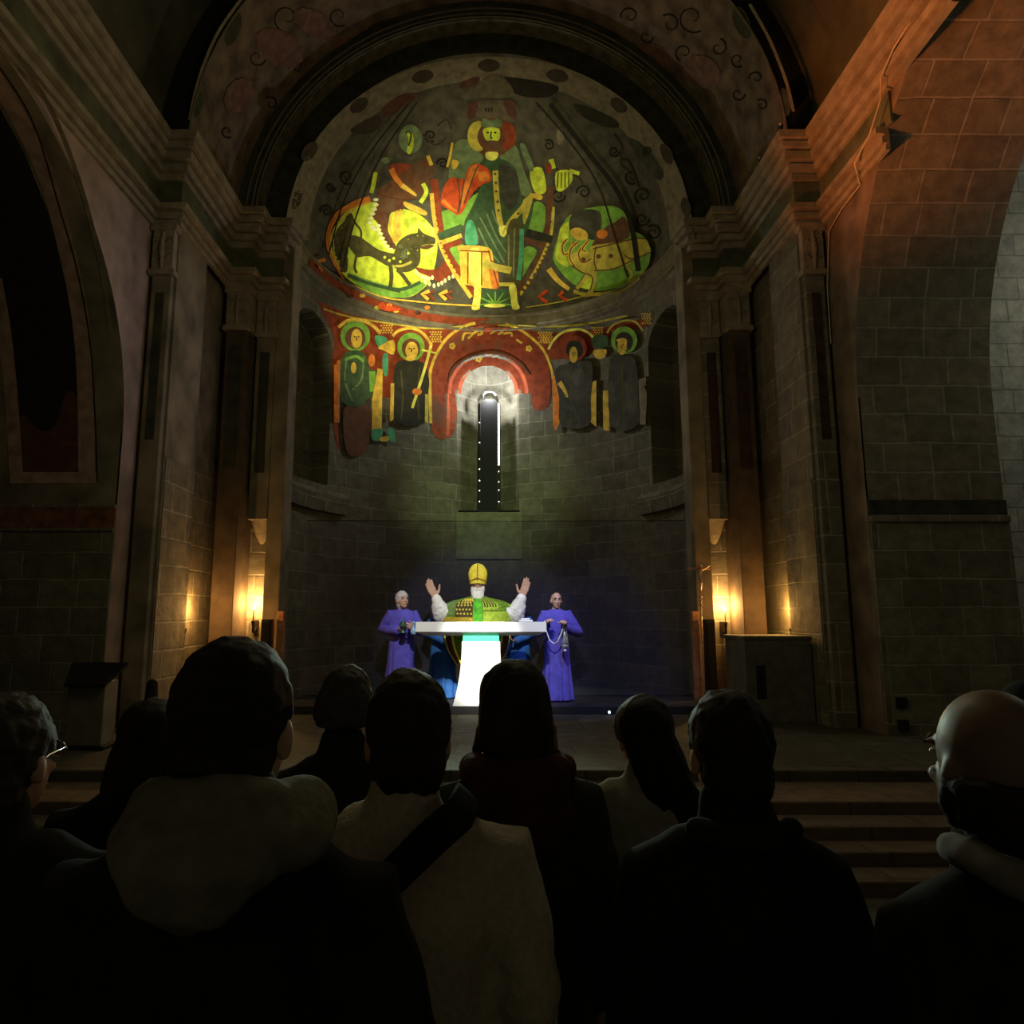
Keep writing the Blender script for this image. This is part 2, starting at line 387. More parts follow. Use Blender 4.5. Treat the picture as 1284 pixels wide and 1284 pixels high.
# ------------------------------------------------------------------ wall paintings and painted-in projections
# patches on the curved plaster; projected pictures have their light painted in
EYEP = Vector((0, 0, EYE))
def hit_sphere(r, c, rad):
    o = EYEP - c; b = o.dot(r); a = r.dot(r); D = b * b - a * (o.dot(o) - rad * rad)
    return EYEP + r * ((-b + math.sqrt(max(D, 0))) / a)
def hit_cyl(r, c, rad, ax):
    i, j = [k for k in range(3) if k != ax]
    o = EYEP - c; a = r[i] ** 2 + r[j] ** 2; b = o[i] * r[i] + o[j] * r[j]; D = b * b - a * (o[i] ** 2 + o[j] ** 2 - rad * rad)
    return EYEP + r * ((-b + math.sqrt(max(D, 0))) / a)
DC = Vector((0, AY, ZS))
def on_apse(x, y, off):
    r = sight(x, y); p = hit_sphere(r, DC, AX - off)
    if p.z > ZS + .01: return p
    p = hit_cyl(r, DC, DR - .12 - off, 2)
    if p.z > 8.0: return p
    p = hit_cyl(r, DC, DR - off, 2)
    for _ in range(2):
        k = recess(math.atan2(p.x, p.y - AY) * DR, p.z)
        if k <= 0: break
        p = hit_cyl(r, DC, DR + k - off, 2)
    return p
def on_vault(x, y, off): return hit_cyl(sight(x, y), DC, PX - off, 1)
def on_jamb(x, y, off):
    r = sight(x, y); c, a, b, k = ARL; p = EYEP + r * ((c + a - off) / r.y)
    return p if p.z < k else hit_cyl(r, Vector((0, c, k)), a - off, 0)
def A(x, y): return (390 + .1402 * x, 230 + .1402 * y)
def B(x, y): return (660 + .1558 * x, 200 + .1558 * y)
def C(x, y): return (460 + .2181 * x, 120 + .2181 * y)
def D(x, y): return (350 + .4283 * x, 370 + .4283 * y)
def E(x, y): return (400 + .2336 * x, 400 + .2336 * y)
def G(x, y): return (660 + .1713 * x, 380 + .1713 * y)
def Hh(x, y): return (330 + .444 * x, 60 + .444 * y)
def I(x, y): return (x, y)
PAINT = {k: mat('paint_' + k, c, .85, .32, 7., .05) for k, c in dict(
    lime=(.62,.74,.05), yellow=(.85,.78,.12), cream=(.85,.88,.4), gold=(.75,.5,.06), ochre=(.55,.46,.06), orange=(.75,.23,.03), red=(.62,.08,.015),
    terracotta=(.33,.062,.016), mud=(.12,.098,.055), brick=(.27,.05,.014), brown=(.14,.055,.02), olive=(.085,.075,.02), dark=(.03,.03,.014), green=(.2,.42,.05), teal=(.08,.36,.16), sage=(.16,.22,.09),
    deep=(.05,.1,.035), ink=(.02,.016,.01), grey=(.17,.15,.1), rust=(.1,.04,.025), sand=(.21,.175,.105), dark_drab=(.05,.05,.03), vine=(.05,.036,.022), rose=(.2,.11,.085), pinkframe=(.34,.22,.17)).items()}
def patchy(m, under, lo=.46, hi=.62, sc=1.7):
    """paint colour gives way to an under tone in noise patches"""
    nt = m.node_tree; b = nt.nodes['Principled BSDF']; src = b.inputs['Base Color'].links[0].from_socket
    tc = nt.nodes.new('ShaderNodeTexCoord'); n = nt.nodes.new('ShaderNodeTexNoise'); n.inputs['Scale'].default_value = sc; n.inputs['Detail'].default_value = 7; n.inputs['Roughness'].default_value = .65
    nt.links.new(tc.outputs['Object'], n.inputs['Vector'])
    r = nt.nodes.new('ShaderNodeMapRange'); r.inputs[1].default_value = lo; r.inputs[2].default_value = hi; nt.links.new(n.outputs['Fac'], r.inputs[0])
    x = nt.nodes.new('ShaderNodeMix'); x.data_type = 'RGBA'; x.inputs[7].default_value = (*under, 1)
    nt.links.new(r.outputs[0], x.inputs[0]); nt.links.new(src, x.inputs[6]); nt.links.new(x.outputs[2], b.inputs['Base Color'])
patchy(PAINT['terracotta'], (.13, .085, .045), .45, .66); patchy(PAINT['dark_drab'], (.11, .105, .07), .5, .68, 2.5); patchy(PAINT['brown'], (.13, .09, .05), .5, .7, 3)
class Mural:
    def __init__(s, name, label, surf, loc):
        s.root = tag(empty(name, loc), label, 'mural'); s.surf = surf; s.loc = Vector(loc); s.parts = {}; s.n = 0; s.acc = []; s.one = None
    def _mb(s, part, sub, c):
        if s.one is not None: return s.one
        s.acc.append(((part, sub, c), MB())); return s.acc[-1][1]
    def _off(s): s.n += 1; return .004 + .0003 * s.n
    def poly(s, part, sub, c, f, pts, smooth=True):
        pts = [f(*p) for p in pts]
        if smooth: pts = curve(pts, True, 3)
        off = s._off(); bm = bmesh.new(); vs = [bm.verts.new((x, y, 0)) for x, y in pts]
        try: bm.faces.new(vs)
        except ValueError: bm.free(); return
        bmesh.ops.triangulate(bm, faces=bm.faces[:])
        for _ in range(5):
            es = [e for e in bm.edges if e.calc_length() > 6.5]
            if not es: break
            bmesh.ops.subdivide_edges(bm, edges=es, cuts=1); bmesh.ops.triangulate(bm, faces=[q for q in bm.faces if len(q.verts) > 3])
        mb = s._mb(part, sub, c); k = len(mb.v); bm.verts.index_update()
        for v in bm.verts: mb.v.append(tuple(s.surf(v.co.x, v.co.y, off) - s.loc))
        for q in bm.faces: mb.f.append(tuple(k + v.index for v in q.verts))
        bm.free()
    def ell(s, part, sub, c, f, cx, cy, rx, ry, rot=0, n=18):
        ca, sa = math.cos(R(rot)), math.sin(R(rot))
        s.poly(part, sub, c, f, [(cx + rx * math.cos(t) * ca - ry * math.sin(t) * sa, cy + rx * math.cos(t) * sa + ry * math.sin(t) * ca) for t in [2 * PI * i / n for i in range(n)]], False)
    def line(s, part, sub, c, f, pts, w, w2=None, smooth=True):
        """stroke of width w..w2 given in the same units as its points"""
        q0, q1 = f(0, 0), f(1, 0); sc = q1[0] - q0[0]
        pts = [f(*p) for p in pts]
        if smooth and len(pts) > 2: pts = curve(pts, False, 5)
        fine = [pts[0]]
        for a, b in zip(pts, pts[1:]):
            k = max(1, int(math.hypot(b[0] - a[0], b[1] - a[1]) / 5))
            fine += [(a[0] + (b[0] - a[0]) * i / k, a[1] + (b[1] - a[1]) * i / k) for i in range(1, k + 1)]
        off = s._off(); mb = s._mb(part, sub, c); k = len(mb.v); n = len(fine); na = max(1, int(sc * max(w, w2 or 0) / 4))
        for i, p in enumerate(fine):
            a, b = fine[max(i - 1, 0)], fine[min(i + 1, n - 1)]; L = math.hypot(b[0] - a[0], b[1] - a[1]) or 1
            nx, ny = -(b[1] - a[1]) / L, (b[0] - a[0]) / L; h = sc * (w + ((w2 if w2 is not None else w) - w) * i / max(n - 1, 1)) / 2
            for j in range(na + 1): t = 1 - 2 * j / na; mb.v.append(tuple(s.surf(p[0] + nx * h * t, p[1] + ny * h * t, off) - s.loc))
        for i in range(n - 1):
            for j in range(na): a = k + (na + 1) * i + j; mb.f.append((a, a + 1, a + na + 2, a + na + 1))
    def dots(s, part, sub, c, f, pts, rx, ry=None):
        s.one = s._mb(part, sub, c)
        for p in pts: s.ell(part, sub, c, f, p[0], p[1], rx, ry or rx, n=8)
        s.one = None
    def done(s):
        heads = {}
        for (part, sub, c), mb in s.acc:
            if sub is None: build(part, mb, PAINT[c], s.root); continue
            if part not in heads: heads[part] = empty(part, (0, 0, 0), s.root)
            build(sub, mb, PAINT[c], heads[part])
        return s.root
def curve(p, closed, n):
    out = []; m = len(p)
    for i in range(m if closed else m - 1):
        g = (lambda k: p[k % m]) if closed else (lambda k: p[min(max(k, 0), m - 1)])
        a, b, c, d = g(i - 1), g(i), g(i + 1), g(i + 2)
        for j in range(n):
            t = j / n
            out.append(tuple(.5 * (2 * b[k] + (c[k] - a[k]) * t + (2 * a[k] - 5 * b[k] + 4 * c[k] - d[k]) * t * t + (3 * b[k] - a[k] - 3 * c[k] + d[k]) * t ** 3) for k in (0, 1)))
    if not closed: out.append(p[-1])
    return out
def spiral(cx, cy, r, turns=1.6, a0=0, n=22):
    return [(cx + r * (1 - i / n * .85) * math.cos(a0 + turns * 2 * PI * i / n), cy + r * (1 - i / n * .85) * math.sin(a0 + turns * 2 * PI * i / n)) for i in range(n)]

m = Mural('dome_projection_paint', 'painted-in green and red projection of a seated haloed figure on the half dome', on_apse, (0, 14.0, 9.5))  # projected light of the picture put into the patch colours
P, L, Q, O = m.poly, m.line, m.ell, m.dots
# faded old decoration of the half dome
p = 'faded_decoration'
arc = [(372, 300), (376, 262), (390, 218), (415, 175), (452, 138), (500, 109), (552, 92), (612, 86), (672, 91), (724, 107), (772, 136), (809, 173), (836, 216), (850, 262), (855, 300)]
L(p, 'border_band', 'sand', I, arc, 30)
for x, y, rx, ry, a in ((372, 250, 6, 13, 15), (388, 190, 8, 14, 35), (450, 132, 13, 8, -35), (530, 96, 14, 8, -14), (613, 82, 14, 8, 0), (699, 95, 14, 8, 12), (776, 132, 12, 8, 38), (836, 193, 7, 14, -25), (860, 260, 6, 13, -12)):
    Q(p, 'border_medallion', 'vine', I, x, y, rx, ry, a)
P(p, 'dark_lobe', 'ink', I, [(622, 97), (660, 99), (700, 108), (690, 121), (662, 122), (640, 114)])
P(p, 'dark_lobe', 'dark', I, [(718, 130), (745, 137), (772, 150), (775, 160), (755, 158), (730, 146)])
P(p, 'dark_lobe', 'dark_drab', I, [(788, 172), (810, 185), (832, 215), (826, 226), (808, 210), (795, 190)])
P(p, 'brown_lobe', 'rust', I, [(477, 138), (500, 120), (522, 116), (520, 124), (502, 138), (488, 145)])
P(p, 'brown_lobe', 'rust', I, [(575, 106), (590, 98), (602, 97), (596, 106), (582, 112)])
P(p, 'brown_lobe', 'vine', I, [(440, 162), (470, 145), (480, 152), (468, 166), (448, 168)])
P(p, 'apex_rings', 'mud', I, [(596, 110), (612, 94), (628, 94), (642, 110), (640, 122), (600, 122)])
for cx, cy, r, a in ((700, 245, 9, 0), (732, 241, 9, 3), (792, 222, 9, 1), (806, 245, 11, 2), (805, 275, 9, 0), (819, 292, 10, 4), (600, 240, 6, 2), (630, 237, 6, 0), (770, 190, 7, 0), (435, 222, 9, 1), (410, 265, 8, 3), (540, 170, 8, 1), (555, 205, 7, 3), (688, 182, 7, 4), (415, 235, 6, 0), (812, 190, 6, 2)):
    L(p, 'scrollwork', 'ink', I, spiral(cx, cy, r, 1.5, a), 3.2, 1.6)
for pts in ([(690, 205), (700, 215), (694, 228), (700, 236)], [(712, 218), (725, 222), (731, 232)], [(770, 168), (780, 185), (778, 205), (788, 214)], [(778, 200), (790, 205), (800, 235)], [(548, 158), (560, 150), (566, 162)], [(530, 168), (545, 182), (560, 172)]):
    L(p, 'scrollwork', 'vine', I, pts, 2.4)
# the medallion with a winged beast
p = 'beast_medallion'
P(p, 'disc', 'lime', A, [(330, 240), (440, 195), (560, 165), (720, 210), (880, 240), (1000, 300), (1090, 400), (1130, 520), (1125, 640), (1100, 770), (1060, 880), (980, 960), (880, 1015), (720, 1018), (560, 988), (430, 918), (310, 840), (240, 730), (200, 600), (205, 460), (250, 330)])
P(p, 'shadowy_ground', 'olive', A, [(330, 250), (300, 330), (240, 400), (205, 480), (210, 620), (250, 730), (300, 800), (330, 740), (330, 560), (360, 420), (380, 300)])
P(p, 'green_ground', 'green', A, [(330, 800), (480, 850), (640, 900), (800, 930), (1000, 880), (1030, 900), (960, 970), (860, 1015), (720, 1020), (560, 990), (420, 910)])
L(p, 'rim', 'orange', A, [(530, 140), (420, 170), (320, 220), (225, 290), (170, 400), (148, 500), (165, 610), (225, 740), (295, 860)], 60, 18)
L(p, 'rim_line', 'gold', A, [(530, 172), (410, 215), (310, 285), (225, 380), (180, 480), (178, 570), (205, 660), (262, 770)], 18)
P(p, 'wing', 'brown', A, [(600, 60), (720, 40), (880, 90), (830, 180), (820, 240), (720, 260), (695, 340), (690, 430), (760, 560), (720, 590), (650, 500), (600, 360), (550, 300), (590, 200)])
O(p, 'wing_dots', 'cream', A, [(580, 145), (580, 190), (565, 232), (550, 272), (535, 312), (528, 352), (545, 390), (570, 412), (600, 378), (605, 415), (620, 450), (637, 490), (658, 525), (680, 560), (712, 590)], 26, 15)
for pts in ([(755, 250), (748, 390), (775, 520)], [(803, 230), (792, 360), (796, 480)], [(715, 300), (705, 410), (752, 530)], [(775, 240), (772, 380), (780, 500)]):
    L(p, 'wing_stripes', 'gold', A, pts, 20, 26)
Q(p, 'beast_halo', 'yellow', A, 990, 500, 140, 158); Q(p, 'beast_halo_disc', 'lime', A, 970, 520, 108, 125)
P(p, 'beast', 'olive', A, [(770, 540), (830, 480), (900, 450), (950, 440), (960, 400), (1000, 440), (1060, 470), (1110, 490), (1105, 540), (1040, 545), (985, 560), (980, 600), (975, 700), (930, 760), (850, 795), (770, 770), (735, 720), (740, 640)])
P(p, 'beast', 'olive', A, [(240, 470), (330, 460), (430, 475), (500, 520), (600, 590), (700, 620), (760, 640), (740, 720), (690, 740), (600, 690), (520, 650), (430, 660), (400, 650), (330, 560), (270, 520)])
P(p, 'beast', 'brown', A, [(985, 562), (1060, 545), (1100, 560), (1040, 588), (985, 582)])
for pts, w in (([(712, 740), (720, 830), (708, 930)], 36), ([(700, 945), (800, 965)], 26), ([(770, 770), (820, 820), (885, 910)], 34), ([(405, 650), (390, 750), (410, 800)], 22), ([(310, 580), (290, 690), (300, 790)], 55), ([(350, 280), (400, 360), (450, 450), (400, 640)], 20)):
    L(p, 'beast', 'olive', A, pts, w)
for k in range(6):
    L(p, 'beast_curls', 'sage', A, spiral(800 + 28 * (k % 3) + 20 * (k // 3), 560 + 60 * (k % 2) + 45 * (k // 2), 20, 1.2, k), 7)
L(p, 'beast_curls', 'ochre', A, [(740, 740), (820, 735), (900, 700)], 22); O(p, 'beast_curls', 'lime', A, [(660, 660), (700, 690), (740, 670), (870, 625), (800, 700)], 14)
L(p, 'ground_line', 'deep', A, [(330, 820), (480, 880), (640, 925), (780, 950), (900, 920), (980, 880)], 30)
P(p, 'lower_wing', 'brick', A, [(940, 750), (1060, 772), (1150, 750), (1190, 690), (1284, 640), (1360, 700), (1370, 790), (1230, 850), (1140, 880), (1050, 830), (960, 790)])
O(p, 'lower_wing_fringe', 'cream', A, [(940, 790), (965, 815), (995, 835), (1025, 842), (1055, 852), (1085, 842), (1020, 880), (1060, 900), (1100, 915), (1140, 905), (1170, 890), (1200, 870), (1235, 845), (1270, 830), (1310, 815), (1350, 800)], 14, 22)
# throne ring and the seated figure
p = 'throne_ring'
for pts in ([(440, 660), (540, 640), (640, 555), (645, 640), (600, 690), (565, 740), (430, 775), (425, 700)], [(955, 615), (1025, 640), (1012, 785), (925, 765)], [(475, 880), (560, 858), (590, 1010), (540, 990), (500, 940)], [(905, 875), (978, 890), (940, 965), (885, 1050)]):
    P(p, 'green_panel', 'green', C, pts)
P(p, 'upper_panel', 'sage', C, [(500, 290), (560, 250), (650, 300), (660, 390), (560, 490), (520, 480), (470, 470)])
P(p, 'upper_panel', 'sage', C, [(780, 310), (855, 285), (900, 420), (950, 560), (890, 570), (850, 430), (770, 370)])
L(p, 'ring', 'brick', C, [(385, 480), (395, 560), (412, 700), (440, 860), (520, 1000), (620, 1140)], 44)
L(p, 'ring_line', 'gold', C, [(372, 560), (390, 720), (432, 880), (505, 1020), (600, 1160)], 24)
L(p, 'ring_shaded', 'brown', C, [(1050, 520), (1052, 640), (1045, 760), (1020, 880), (960, 1010), (865, 1140)], 50)
L(p, 'ring_line', 'ochre', C, [(1072, 640), (1060, 790), (1012, 920), (950, 1040), (880, 1145)], 18)
for c, pts, w in (('deep', [(410, 812), (550, 758)], 44), ('gold', [(430, 845), (545, 803)], 26), ('brick', [(440, 872), (545, 838)], 30), ('dark', [(900, 780), (1065, 828)], 46), ('brown', [(905, 825), (1005, 866)], 30)):
    L(p, 'crossbar', c, C, pts, w)
p = 'seated_figure'
Q(p, 'halo', 'brown', C, 722, 230, 135, 120); Q(p, 'halo_glow', 'ochre', C, 640, 232, 62, 88); Q(p, 'halo_glow', 'brick', C, 805, 232, 55, 80)
P(p, 'canopy', 'mud', C, [(590, 40), (850, 40), (840, 150), (760, 130), (680, 130), (600, 150)])
P(p, 'canopy_edge', 'rust', C, [(585, 40), (640, 40), (620, 120), (580, 130)]); P(p, 'canopy_edge', 'rust', C, [(780, 30), (850, 40), (860, 130), (820, 120)])
P(p, 'robe', 'deep', C, [(640, 400), (700, 360), (790, 370), (860, 430), (890, 590), (960, 560), (930, 760), (820, 890), (740, 990), (680, 960), (640, 780), (560, 740), (600, 650), (640, 560), (660, 480)])
P(p, 'robe_blue', 'dark_drab', C, [(760, 400), (850, 430), (880, 560), (830, 660), (780, 600)])
Q(p, 'hair', 'brown', C, 715, 235, 80, 82)
P(p, 'crown', 'sage', C, [(655, 175), (670, 130), (715, 145), (760, 130), (775, 175), (715, 182)])
P(p, 'face', 'lime', C, [(672, 188), (758, 188), (764, 245), (742, 262), (715, 270), (690, 258), (676, 240)])
Q(p, 'beard', 'brown', C, 720, 292, 58, 36); P(p, 'neck', 'yellow', C, [(688, 325), (752, 325), (748, 360), (716, 374), (684, 357)])
L(p, 'features', 'ink', C, [(716, 205), (712, 240), (722, 244)], 8); O(p, 'features', 'ink', C, [(695, 212), (738, 212)], 9, 6)
for x in (675, 715, 755): L(p, 'crown_point', 'ink', C, [(700 + (x - 715) * .5, 70), (700 + (x - 715) * .35, 95)], 12, 5)
P(p, 'red_sleeve', 'red', C, [(598, 400), (650, 393), (705, 430), (712, 490), (660, 512), (600, 570), (562, 650), (525, 686), (480, 660), (425, 620), (438, 540), (470, 482), (512, 474), (540, 560), (560, 480)])
P(p, 'sleeve_fold', 'orange', C, [(600, 410), (640, 400), (640, 440), (590, 520), (545, 640), (530, 600), (565, 500)])
P(p, 'sleeve_fold', 'orange', C, [(640, 440), (695, 440), (700, 485), (650, 490)]); L(p, 'sleeve_fold', 'orange', C, [(435, 600), (480, 640), (522, 668)], 24, 8)
for pts in ([(520, 480), (535, 580), (520, 680)], [(560, 480), (545, 580), (530, 670)], [(640, 400), (600, 500), (560, 620)]): L(p, 'sleeve_lines', 'brown', C, pts, 8)
L(p, 'gold_border', 'ochre', C, [(738, 430), (745, 560), (758, 680), (782, 800)], 32); L(p, 'gold_border', 'ochre', C, [(782, 795), (830, 720), (900, 640), (955, 565)], 32)
P(p, 'gold_clasp', 'yellow', C, [(760, 750), (810, 750), (800, 800), (782, 812), (765, 795)])
O(p, 'border_pattern', 'brown', C, [(738, 450), (741, 500), (744, 550), (752, 610), (757, 660), (830, 722), (870, 678), (910, 632), (940, 590)], 8)
P(p, 'sash', 'ochre', C, [(900, 600), (955, 575), (930, 680), (905, 740), (895, 680)])
P(p, 'open_book', 'lime', C, [(938, 435), (1005, 415), (1032, 530), (1010, 565), (962, 550)]); P(p, 'hand', 'gold', C, [(955, 560), (1010, 575), (1000, 600), (965, 590)])
P(p, 'book_edge', 'sage', C, [(880, 290), (910, 285), (960, 410), (935, 430)])
P(p, 'knee', 'teal', C, [(572, 735), (612, 722), (640, 850), (568, 852)])
P(p, 'knee_shade', 'olive', C, [(795, 870), (815, 740), (855, 705), (895, 760), (892, 1075), (805, 1065)]); L(p, 'knee', 'teal', C, [(890, 765), (888, 900), (872, 1060)], 26)
for pts in ([(650, 700), (720, 830), (790, 960)], [(690, 680), (740, 800), (800, 900)], [(640, 760), (700, 880), (760, 960)], [(720, 660), (760, 760)], [(815, 800), (815, 1000)], [(850, 760), (842, 1040)]): L(p, 'robe_folds', 'sage', C, pts, 9)
P(p, 'tunic', 'gold', C, [(530, 862), (700, 872), (728, 950), (752, 1085), (720, 1110), (570, 1088), (535, 1078), (540, 1030), (582, 990), (575, 905), (530, 892)])
P(p, 'tunic_light', 'yellow', C, [(585, 895), (660, 895), (660, 1085), (600, 1085)]); P(p, 'tunic_shade', 'orange', C, [(700, 960), (748, 1000), (758, 1100), (722, 1106)])
for pts in ([(535, 890), (700, 898)], [(582, 900), (580, 1080)], [(660, 900), (660, 1090)], [(700, 890), (728, 1000), (755, 1095)], [(670, 960), (740, 950)]): L(p, 'tunic_lines', 'brick', C, pts, 8)
L(p, 'hem', 'ochre', C, [(670, 955), (740, 985), (830, 1005)], 40); L(p, 'hem', 'ochre', C, [(760, 1085), (850, 1085)], 22)
P(p, 'footstool', 'deep', C, [(640, 1112), (840, 1112), (845, 1215), (640, 1215)], False)
for k in range(7): L(p, 'footstool_leaves', 'green', C, [(738, 1200), (738 + 95 * math.cos(PI + k * PI / 6), 1200 + 75 * math.sin(PI + k * PI / 6))], 14, 5)
Q(p, 'footstool_leaves', 'yellow', C, 735, 1207, 62, 11)
P(p, 'foot', 'yellow', C, [(622, 1090), (656, 1090), (652, 1190), (645, 1228), (603, 1228), (612, 1170)]); P(p, 'foot', 'yellow', C, [(818, 1090), (856, 1090), (866, 1180), (878, 1222), (838, 1228), (826, 1160)])
p = 'angel_figure'
Q(p, 'halo', 'sage', C, 250, 250, 68, 84); P(p, 'face', 'lime', C, [(232, 215), (265, 222), (268, 290), (248, 335), (228, 320), (240, 270)]); L(p, 'hair', 'olive', C, [(222, 215), (240, 205), (255, 230), (240, 290)], 10)
P(p, 'garment', 'brick', C, [(128, 410), (180, 388), (252, 400), (265, 460), (205, 505), (150, 480)]); P(p, 'garment', 'brown', C, [(150, 480), (330, 360), (390, 420), (330, 560), (250, 600), (60, 560)])
L(p, 'arm', 'orange', C, [(140, 420), (165, 470), (205, 520)], 34, 26); L(p, 'arm', 'gold', C, [(200, 515), (245, 545), (285, 575)], 30, 14); L(p, 'arm', 'gold', C, [(350, 345), (372, 400)], 22)
L(p, 'green_scroll', 'lime', C, [(322, 505), (342, 555), (308, 615)], 24); L(p, 'green_scroll', 'lime', C, [(50, 440), (40, 500), (25, 560)], 24); Q(p, 'green_scroll', 'sage', C, 108, 372, 24, 18)
P(p, 'gold_band', 'gold', C, [(218, 608), (335, 660), (332, 690), (228, 645)]); L(p, 'gold_band', 'gold', C, [(492, 270), (478, 350), (462, 410)], 14); P(p, 'gold_band', 'gold', C, [(490, 370), (530, 380), (510, 420), (490, 415)])
p = 'scroll_figure'
L(p, 'green_hand', 'lime', C, [(1058, 365), (1072, 420)], 30); P(p, 'green_robe', 'lime', C, [(1088, 440), (1170, 430), (1180, 490), (1130, 545), (1090, 540)]); L(p, 'green_hand', 'lime', C, [(1165, 430), (1222, 448)], 22)
for k in range(4): L(p, 'robe_folds', 'olive', C, [(1100 + 20 * k, 440), (1095 + 22 * k, 530)], 7)
Q(p, 'face', 'sand', C, 1112, 235, 22, 48); Q(p, 'red_patch', 'brick', C, 1045, 415, 18, 34)
# the second medallion with a pale four-footed animal
p = 'animal_medallion'
P(p, 'disc', 'green', B, [(300, 510), (350, 450), (430, 410), (560, 380), (700, 375), (790, 430), (850, 560), (960, 630), (1000, 750), (960, 890), (800, 1005), (640, 1055), (500, 1050), (380, 1005), (280, 910), (215, 800), (250, 640)])
P(p, 'disc_light', 'lime', B, [(270, 560), (320, 505), (345, 520), (335, 640), (300, 720), (340, 850), (310, 860), (235, 800), (250, 680)]); P(p, 'disc_light', 'lime', B, [(430, 1000), (500, 950), (540, 960), (520, 1040), (440, 1030)])
P(p, 'dark_head', 'dark_drab', B, [(370, 430), (480, 400), (590, 420), (605, 520), (560, 650), (420, 600), (345, 560)])
P(p, 'wing', 'brown', B, [(550, 650), (640, 540), (720, 500), (790, 460), (830, 620), (640, 690), (530, 700)]); Q(p, 'wing_spot', 'orange', B, 610, 600, 45, 38)
P(p, 'animal_body', 'ochre', B, [(520, 700), (700, 670), (860, 635), (955, 640), (1002, 745), (900, 790), (800, 855), (570, 895), (535, 800)])
P(p, 'animal_foreleg', 'ochre', B, [(355, 770), (450, 730), (545, 770), (540, 870), (570, 910), (540, 1060), (500, 1105), (455, 1095), (520, 1040), (535, 950), (440, 900), (370, 850)])
Q(p, 'animal_head', 'gold', B, 425, 600, 75, 48, 20)
for pts in ([(330, 640), (290, 690), (300, 760), (340, 750), (380, 660)], [(420, 660), (360, 720), (350, 800), (390, 860)], [(450, 700), (420, 760), (450, 830), (520, 800)], [(500, 650), (450, 720), (480, 740)]): L(p, 'mane', 'gold', B, pts, 30); L(p, 'outline', 'brown', B, pts, 10)
for pts in ([(535, 720), (860, 640), (960, 640)], [(545, 895), (700, 880), (860, 810), (1000, 745)], [(790, 770), (840, 800), (910, 780)], [(360, 850), (440, 905), (530, 945), (515, 1050)], [(560, 700), (545, 820), (570, 900)], [(470, 930), (430, 990), (400, 1040)]): L(p, 'outline', 'brown', B, pts, 10)
L(p, 'animal_leg', 'ochre', B, [(490, 930), (450, 990), (405, 1040)], 28); L(p, 'animal_leg', 'ochre', B, [(800, 860), (850, 920), (820, 990)], 22); O(p, 'outline', 'brown', B, [(580, 780), (680, 775), (460, 805)], 20)
L(p, 'rim', 'gold', B, [(180, 880), (250, 970), (345, 1045)], 48, 30); L(p, 'rim_dull', 'ochre', B, [(380, 1060), (470, 1085), (620, 1080), (750, 1052), (860, 990), (950, 905)], 30)
# strip of red ground, chevrons and the gold line along the foot of the dome
p = 'lower_border'
rb = m._mb(p, 'red_band', 'brick')
def red_band(u, v):
    th = R(-78 + (77 + 3 * math.sin(v * 9)) * u); r_ = DR - .102; return (r_ * math.sin(th), AY + r_ * math.cos(th) - m.loc.y, 8.065 + .17 * v - m.loc.z)
rb.grid(70, 4, red_band)
for c, x, y in (('orange', 1040, 1110), ('lime', 590, 1112), ('gold', 760, 1140), ('rust', 350, 1010), ('gold', 460, 1005), ('orange', 700, 1090), ('rust', 960, 1150)): Q(p, 'band_blotches', c, A, x, y, 26, 18)
P(p, 'band_blotches', 'red', A, [(640, 1060), (760, 1070), (800, 1130), (700, 1145), (600, 1110)])
L(p, 'gold_line', 'gold', A, [(270, 875), (420, 932), (560, 992), (720, 1032), (900, 1052), (1100, 1072), (1284, 1085), (1480, 1094)], 15)
L(p, 'gold_line', 'ochre', B, [(0, 1190), (120, 1172), (300, 1140), (460, 1100)], 9)
for f, pts, c in ((A, [(130, 680), (50, 702), (110, 780)], 'orange'), (C, [(1038, 1120), (990, 1155), (1036, 1190)], 'red'), (C, [(1130, 1125), (1105, 1150), (1150, 1178)], 'red')): L(p, 'chevron', c, f, pts, 32 if f is A else 20, smooth=False)
for x in (1000, 1160): L(p, 'chevron', 'gold', A, [(x + 60, 960), (x - 10, 990), (x + 50, 1040)], 30, smooth=False); L(p, 'chevron', 'brick', A, [(x + 100, 965), (x + 50, 990), (x + 100, 1040)], 26, smooth=False)
for pts, w in (([(690, 130), (725, 175), (747, 203), (772, 236), (791, 281), (800, 340)], 6), ([(672, 128), (715, 178), (750, 232), (772, 300), (787, 348)], 2), ([(523, 128), (478, 195), (447, 270), (430, 335)], 2), ([(512, 130), (465, 190), (432, 250), (412, 320)], 2)):
    L('faded_decoration', 'dome_rib', 'ink', I, pts, w)
m.done()

m = Mural('saints_projection_paint', 'painted-in projection of a row of haloed saints between red arches around the slit window', on_apse, (0, 14.3, 7.0))  # projected saints, their light laid on the apse wall as paint
P, L, Q, O = m.poly, m.line, m.ell, m.dots
p = 'red_ground'
P(p, None, 'brick', D, [(110, 15), (200, 55), (330, 82), (450, 98), (545, 95), (600, 90), (600, 140), (480, 180), (440, 230), (420, 300), (200, 300), (165, 230), (160, 120)], False)
P(p, None, 'brick', D, [(600, 95), (680, 95), (790, 112), (930, 100), (1060, 70), (1080, 90), (960, 130), (900, 180), (800, 190), (740, 130), (620, 130)], False)
P(p, None, 'terracotta', E, [(600, 560), (600, 300), (640, 180), (720, 85), (830, 38), (920, 28), (1000, 35), (1010, 180), (900, 190), (780, 240), (720, 320), (740, 480), (720, 620), (640, 640)])
P(p, None, 'brick', E, [(990, 35), (1110, 85), (1210, 180), (1240, 290), (1235, 460), (1150, 480), (1130, 320), (1060, 220), (990, 185)])
P(p, None, 'brick', E, [(72, 220), (95, 120), (112, 200), (100, 420), (108, 700), (76, 560)])
